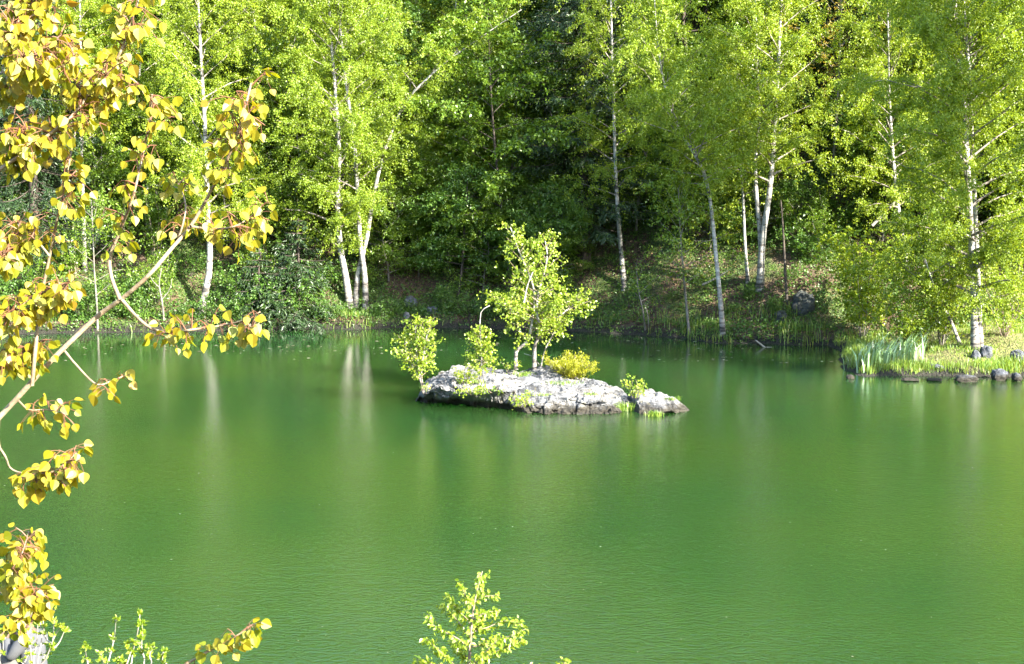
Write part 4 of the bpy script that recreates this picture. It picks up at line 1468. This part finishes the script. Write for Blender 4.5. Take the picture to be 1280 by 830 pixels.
big_leaves(lv, S + pd * .02, pd * .5 + np.array([0, 0, -.5]), rand_dir(g, n) + np.array([.2, -.4, .5]), .030 * (.6 + .6 * g.random(n)), g, g.random(n), wid=.66)
wood.build('stem', M['twig'], root, True)
lv.build('leaves', M['young_leaf'], root)


# twiggy shrubs at the lower left
def twiggy(name, Yd, stems_px, seed, label, lf=.03):
    g = np.random.default_rng(seed)
    x0 = at(*stems_px[0][0], Yd)[0]
    b = np.array([x0, Yd, float(height(x0, Yd))])
    root = empty(name, b, label, 'shrub')
    wood, lv = MB(), MB()
    for k, pp in enumerate(stems_px):
        P = px_path(pp, Yd, .05, seed + k)
        if pp[0][1] > 825:
            P = np.vstack([b + [g.normal() * .04, g.normal() * .04, -.05], P])
        Q = smooth_path(P, 16) - b
        wood.tube(Q, np.linspace(.008, .0028, 16), 6)
        L = np.sum(np.linalg.norm(np.diff(Q, axis=0), axis=1))
        for t in np.concatenate([[1, 1], .45 + .55 * g.random(max(2, int(L * 9)))]):
            p, T = along(Q, [t])
            n = int(g.integers(5, 10))
            A = unit(rand_dir(g, n) + T * .7 + np.array([0, 0, .3]))
            sp_ = p + T * .0 + rand_dir(g, 1) * (.03 if t < 1 else .0)
            wood.tube(np.array([p[0], sp_[0]]) + np.array([[0, 0, 0], [0, 0, .003]]), .0015, 4)
            big_leaves(lv, sp_ + A * .004, A, rand_dir(g, n), lf * (.6 + .7 * g.random(n)), g, g.random(n), wid=.55)
    wood.build('stems', M['pale_wood'], root, True)
    lv.build('leaves', M['young_leaf'], root)


twiggy('twiggy_shrub', 11.0, [[(50, 840), (58, 822), (66, 800), (67, 780), (65, 758)], [(66, 812), (74, 803), (80, 790)], [(66, 806), (57, 797), (54, 780), (55, 766)], [(42, 835), (44, 815), (47, 790), (46, 770)], [(40, 840), (38, 810), (34, 788)],
                              [(52, 836), (58, 815), (66, 805)], [(47, 838), (52, 800), (50, 776)], [(66, 800), (70, 792), (77, 782)], [(2, 835), (4, 812), (3, 790)], [(28, 845), (32, 826), (36, 818)]], 420, 'shrub of bare pale twigs with tiny leaf tufts beside the seated person')
twiggy('twiggy_shrub', 10.4, [[(112, 840), (108, 822), (106, 808)], [(132, 840), (138, 818), (143, 796), (145, 774)], [(160, 842), (166, 815), (172, 790), (175, 768)], [(176, 842), (177, 808), (178, 780)], [(183, 842), (187, 820), (189, 808)], [(203, 842), (203, 825), (204, 814)],
                              [(128, 842), (129, 828), (127, 818)], [(160, 826), (163, 815), (160, 805)], [(150, 842), (150, 832), (152, 824)]], 430, 'low twiggy shrub with thin upright shoots at the bottom left of the water', .032)


# ------------------------------------------------------------------ the person sitting on the near shore
def skin_mesh(name, joints, edges, mat, parent, sub=2):
    """joints: list of (co, radius); the first is the root"""
    me = bpy.data.meshes.new(name)
    me.from_pydata([tuple(map(float, j[0])) for j in joints], edges, [])
    o = bpy.data.objects.new(name, me)
    COL.objects.link(o)
    md = o.modifiers.new('Skin', 'SKIN')
    for k, j in enumerate(joints):
        sv = me.skin_vertices[0].data[k]
        rr = j[1] if isinstance(j[1], tuple) else (j[1], j[1])
        sv.radius = rr
        sv.use_root = (k == 0)
    md.use_smooth_shade = True
    s = o.modifiers.new('Sub', 'SUBSURF')
    s.levels = s.render_levels = sub
    dg = bpy.context.evaluated_depsgraph_get()
    m2 = bpy.data.meshes.new_from_object(o.evaluated_get(dg))
    m2.name = name
    o.modifiers.clear()
    o.data = m2
    m2.materials.clear()
    m2.materials.append(mat)
    for p in m2.polygons:
        p.use_smooth = True
    o.parent = parent
    return o


def build_person():
    M['skin'] = plain_mat('skin', (.12, .065, .045), .55, .08)
    M['shirt'] = plain_mat('shirt', (.062, .064, .069), .9, .08, 8)
    M['trousers'] = plain_mat('trousers', (.085, .083, .077), .9, .08, 8)
    M['hair'] = plain_mat('hair', (.045, .026, .015), .5, .4, 60)
    M['black_plastic'] = plain_mat('black_plastic', (.012, .012, .013), .4, .1)
    M['eye'] = plain_mat('eye', (.03, .025, .02), .3, .1)
    Yp = 14.15
    x = (21 - 640) / FPX * Yp
    gz = float(height(x, Yp))
    root = empty('person', (x, Yp, gz), 'person in a light grey shirt sitting on the near shore at the lower left corner', 'person')
    root.rotation_euler = (0, 0, math.radians(152))    # local +X is forward
    k = .92

    def J(f, s, z, r):
        return ((f * k, s * k, z * k), (r[0] * k, r[1] * k) if isinstance(r, tuple) else r * k)
    j = [J(0, 0, .12, (.13, .105)), J(.01, 0, .30, (.105, .085)), J(.03, 0, .48, (.12, .085)), J(.05, 0, .585, (.08, .06)), J(.06, 0, .66, .050),
         J(.075, 0, .73, (.062, .068)), J(.085, 0, .81, (.074, .088)), J(.075, 0, .88, (.058, .066))]
    e = [(0, 1), (1, 2), (2, 3), (3, 4), (4, 5), (5, 6), (6, 7)]

    def chain(start, items):
        p = start
        for it in items:
            j.append(J(*it))
            e.append((p, len(j) - 1))
            p = len(j) - 1
        return p
    for s in (1, -1):
        hnd = chain(3, [(.04, .14 * s, .545, .048), (.14, .22 * s, .36, .036), (.27, .14 * s, .45, .030), (.36, .06 * s, .53, .027), (.385, .045 * s, .555, .028)])
        for q in range(4):
            chain(hnd, [(.395 + .004 * q, (.035 - .012 * q) * s, .585 - .014 * q, .0095), (.41, (.010 - .004 * q) * s, .60 - .014 * q, .0085), (.40, (-.010) * s, .606 - .014 * q, .0075)])
        chain(hnd, [(.365, .03 * s, .575, .010), (.36, .012 * s, .592, .009)])
        chain(0, [(.06, .10 * s, .10, .075), (.28, .14 * s, .30, .062), (.44, .13 * s, .44, .050), (.52, .12 * s, .22, .05), (.58, .12 * s, .05, .035), (.68, .13 * s, .02, .032), (.74, .135 * s, .015, .022)])
    skin_mesh('body', j, e, M['skin'], root)
    # face
    def blob(name, c, r, mat, par=root, nu=14, nv=9, top=None):
        m = MB()
        u = np.linspace(0, 2 * math.pi, nu, endpoint=False)
        v = np.linspace(-math.pi / 2 if top is None else top, math.pi / 2, nv)
        U, Vv = np.meshgrid(u, v)
        P = np.stack([np.cos(Vv) * np.cos(U) * r[0], np.cos(Vv) * np.sin(U) * r[1], np.sin(Vv) * r[2]], -1) * k + np.array(c) * k
        i = np.arange(nv - 1)[:, None] * nu
        jx = np.arange(nu)[None, :]
        m.add(P.reshape(-1, 3), np.stack([i + jx, i + (jx + 1) % nu, i + nu + (jx + 1) % nu, i + nu + jx], -1).reshape(-1, 4))
        return m.build(name, mat, par, True)
    for s in (1, -1):
        blob('eye', (.155, .033 * s, .805), (.012, .014, .009), M['eye'])
        blob('ear', (.075, .080 * s, .795), (.022, .012, .034), M['skin'])
    blob('nose', (.172, 0, .782), (.022, .014, .026), M['skin'])
    blob('mouth', (.156, 0, .742), (.010, .024, .006), plain_mat('lips', (.42, .17, .15), .5, .05))
    h = blob('hair', (.058, 0, .835), (.106, .094, .098), M['hair'], nu=36, nv=20, top=-1.15)
    me = h.data
    for vtx in me.vertices:
        c = vtx.co
        q = fbm(c.x * 30, c.y * 30, c.z * 30, 3, 7)
        d = (Vector(c) - Vector((.058 * k, 0, .835 * k)))
        if c.x > .10 * k and c.z < .86 * k:
            vtx.co = Vector((.058 * k, 0, .835 * k)) + d * .72
        else:
            vtx.co = Vector(c) + d.normalized() * float(q) * .016
    # clothes follow the body, a little wider
    sh = [J(.01, 0, .30, (.165, .135)), J(-.005, 0, .12, (.18, .15)), J(.03, 0, .46, (.178, .138)), J(.045, 0, .56, (.135, .105)), J(.058, 0, .625, (.064, .064))]
    se = [(0, 1), (0, 2), (2, 3), (3, 4)]
    for s in (1, -1):
        n0 = len(sh)
        sh += [J(.045, .125 * s, .535, .098), J(.09, .185 * s, .45, .074), J(.14, .22 * s, .355, .058), J(.27, .14 * s, .45, .050), J(.345, .075 * s, .515, .041)]
        se += [(3, n0)] + [(n0 + q, n0 + q + 1) for q in range(4)]
    skin_mesh('shirt', sh, se, M['shirt'], root)
    tr = [J(0, 0, .12, (.165, .14)), J(0, 0, .20, (.15, .12)), J(0, 0, .05, (.11, .10))]
    te = [(0, 1), (0, 2)]
    for s in (1, -1):
        n0 = len(tr)
        tr += [J(.07, .10 * s, .10, .105), J(.28, .14 * s, .30, .088), J(.44, .13 * s, .44, .074), J(.52, .12 * s, .22, .066), J(.575, .12 * s, .07, .052)]
        te += [(0, n0)] + [(n0 + q, n0 + q + 1) for q in range(4)]
    skin_mesh('trousers', tr, te, M['trousers'], root)
    for s in (1, -1):
        blob('shoe', (.67, .13 * s, .035), (.13, .048, .042), M['black_plastic'])
    # dark camera held up in the hands
    m = MB()
    a = math.radians(152)
    R = np.array([[math.cos(a), -math.sin(a), 0], [math.sin(a), math.cos(a), 0], [0, 0, 1]])
    c0 = np.array([x, Yp, gz]) + R @ np.array([.375 * k, 0, .60 * k])
    cam = empty('camera', c0, 'small black camera held up in the hands of the seated person', 'camera')
    cam.rotation_euler = (0, 0, a)

    def rbox(sx, sy, sz, c, ch=.008):
        bx = []
        for z, i_ in ((-sz, ch), (-sz + ch, 0), (sz - ch, 0), (sz, ch)):
            for (ux, uy) in ((-1, -1), (1, -1), (1, 1), (-1, 1)):
                bx.append((c[0] + ux * (sx - i_), c[1] + uy * (sy - i_), c[2] + z))
        F = [[r * 4 + q, r * 4 + (q + 1) % 4, r * 4 + 4 + (q + 1) % 4, r * 4 + 4 + q] for r in range(3) for q in range(4)] + [[3, 2, 1, 0], [12, 13, 14, 15]]
        return np.array(bx), np.array(F)
    m.add(*rbox(.028, .066, .044, (0, 0, 0)))
    m.add(*rbox(.018, .024, .014, (-.002, 0, .055), .005))
    m.build('camera_body', M['black_plastic'], cam)
    m2 = MB()
    m2.tube(np.array([[.029, 0, -.004], [.06, 0, -.004], [.085, 0, -.004]]), [.033, .033, .030], 16)
    m2.build('lens', M['black_plastic'], cam, True)


build_person()

# ------------------------------------------------------------------ camera, sun, sky
cd = bpy.data.cameras.new('camera_view')
cd.sensor_width = 36
cd.lens = FPX / 1280 * 36
cd.clip_end = 1000
cd.clip_start = .05
co = bpy.data.objects.new('camera_view', cd)
COL.objects.link(co)
co.location = CAM
co.rotation_euler = (math.pi / 2 - PITCH, 0, 0)
scn.camera = co

SUN = Vector((.66, -.58, .47)).normalized()
sd = bpy.data.lights.new('sun', 'SUN')
sd.energy = 5.0
sd.angle = math.radians(.53)
sd.color = (1.0, .94, .82)
so = bpy.data.objects.new('sun', sd)
COL.objects.link(so)
so.rotation_euler = SUN.to_track_quat('Z', 'Y').to_euler()
so.location = (40, -10, 60)
wd = bpy.data.worlds.new('World')
scn.world = wd
wd.use_nodes = True
nt = wd.node_tree
nt.nodes.clear()
wo = nt.nodes.new('ShaderNodeOutputWorld')
bg = nt.nodes.new('ShaderNodeBackground')
sk = nt.nodes.new('ShaderNodeTexSky')
sk.sky_type = 'NISHITA'
sk.sun_disc = False
sk.sun_elevation = math.asin(SUN.z)
sk.sun_rotation = math.atan2(SUN.x, SUN.y)
bg.inputs[1].default_value = .15
nt.links.new(sk.outputs[0], bg.inputs[0])
nt.links.new(bg.outputs[0], wo.inputs[0])

vs = scn.view_settings
vs.view_transform = 'Standard'
vs.look = 'None'
vs.gamma = 1
vs.use_curve_mapping = False
vs.exposure = 2.7
cy = scn.cycles
cy.max_bounces = 7
cy.diffuse_bounces = 5
cy.glossy_bounces = 3
cy.transmission_bounces = 5
cy.transparent_max_bounces = 4
cy.caustics_reflective = False
cy.caustics_refractive = False
cy.use_denoising = True
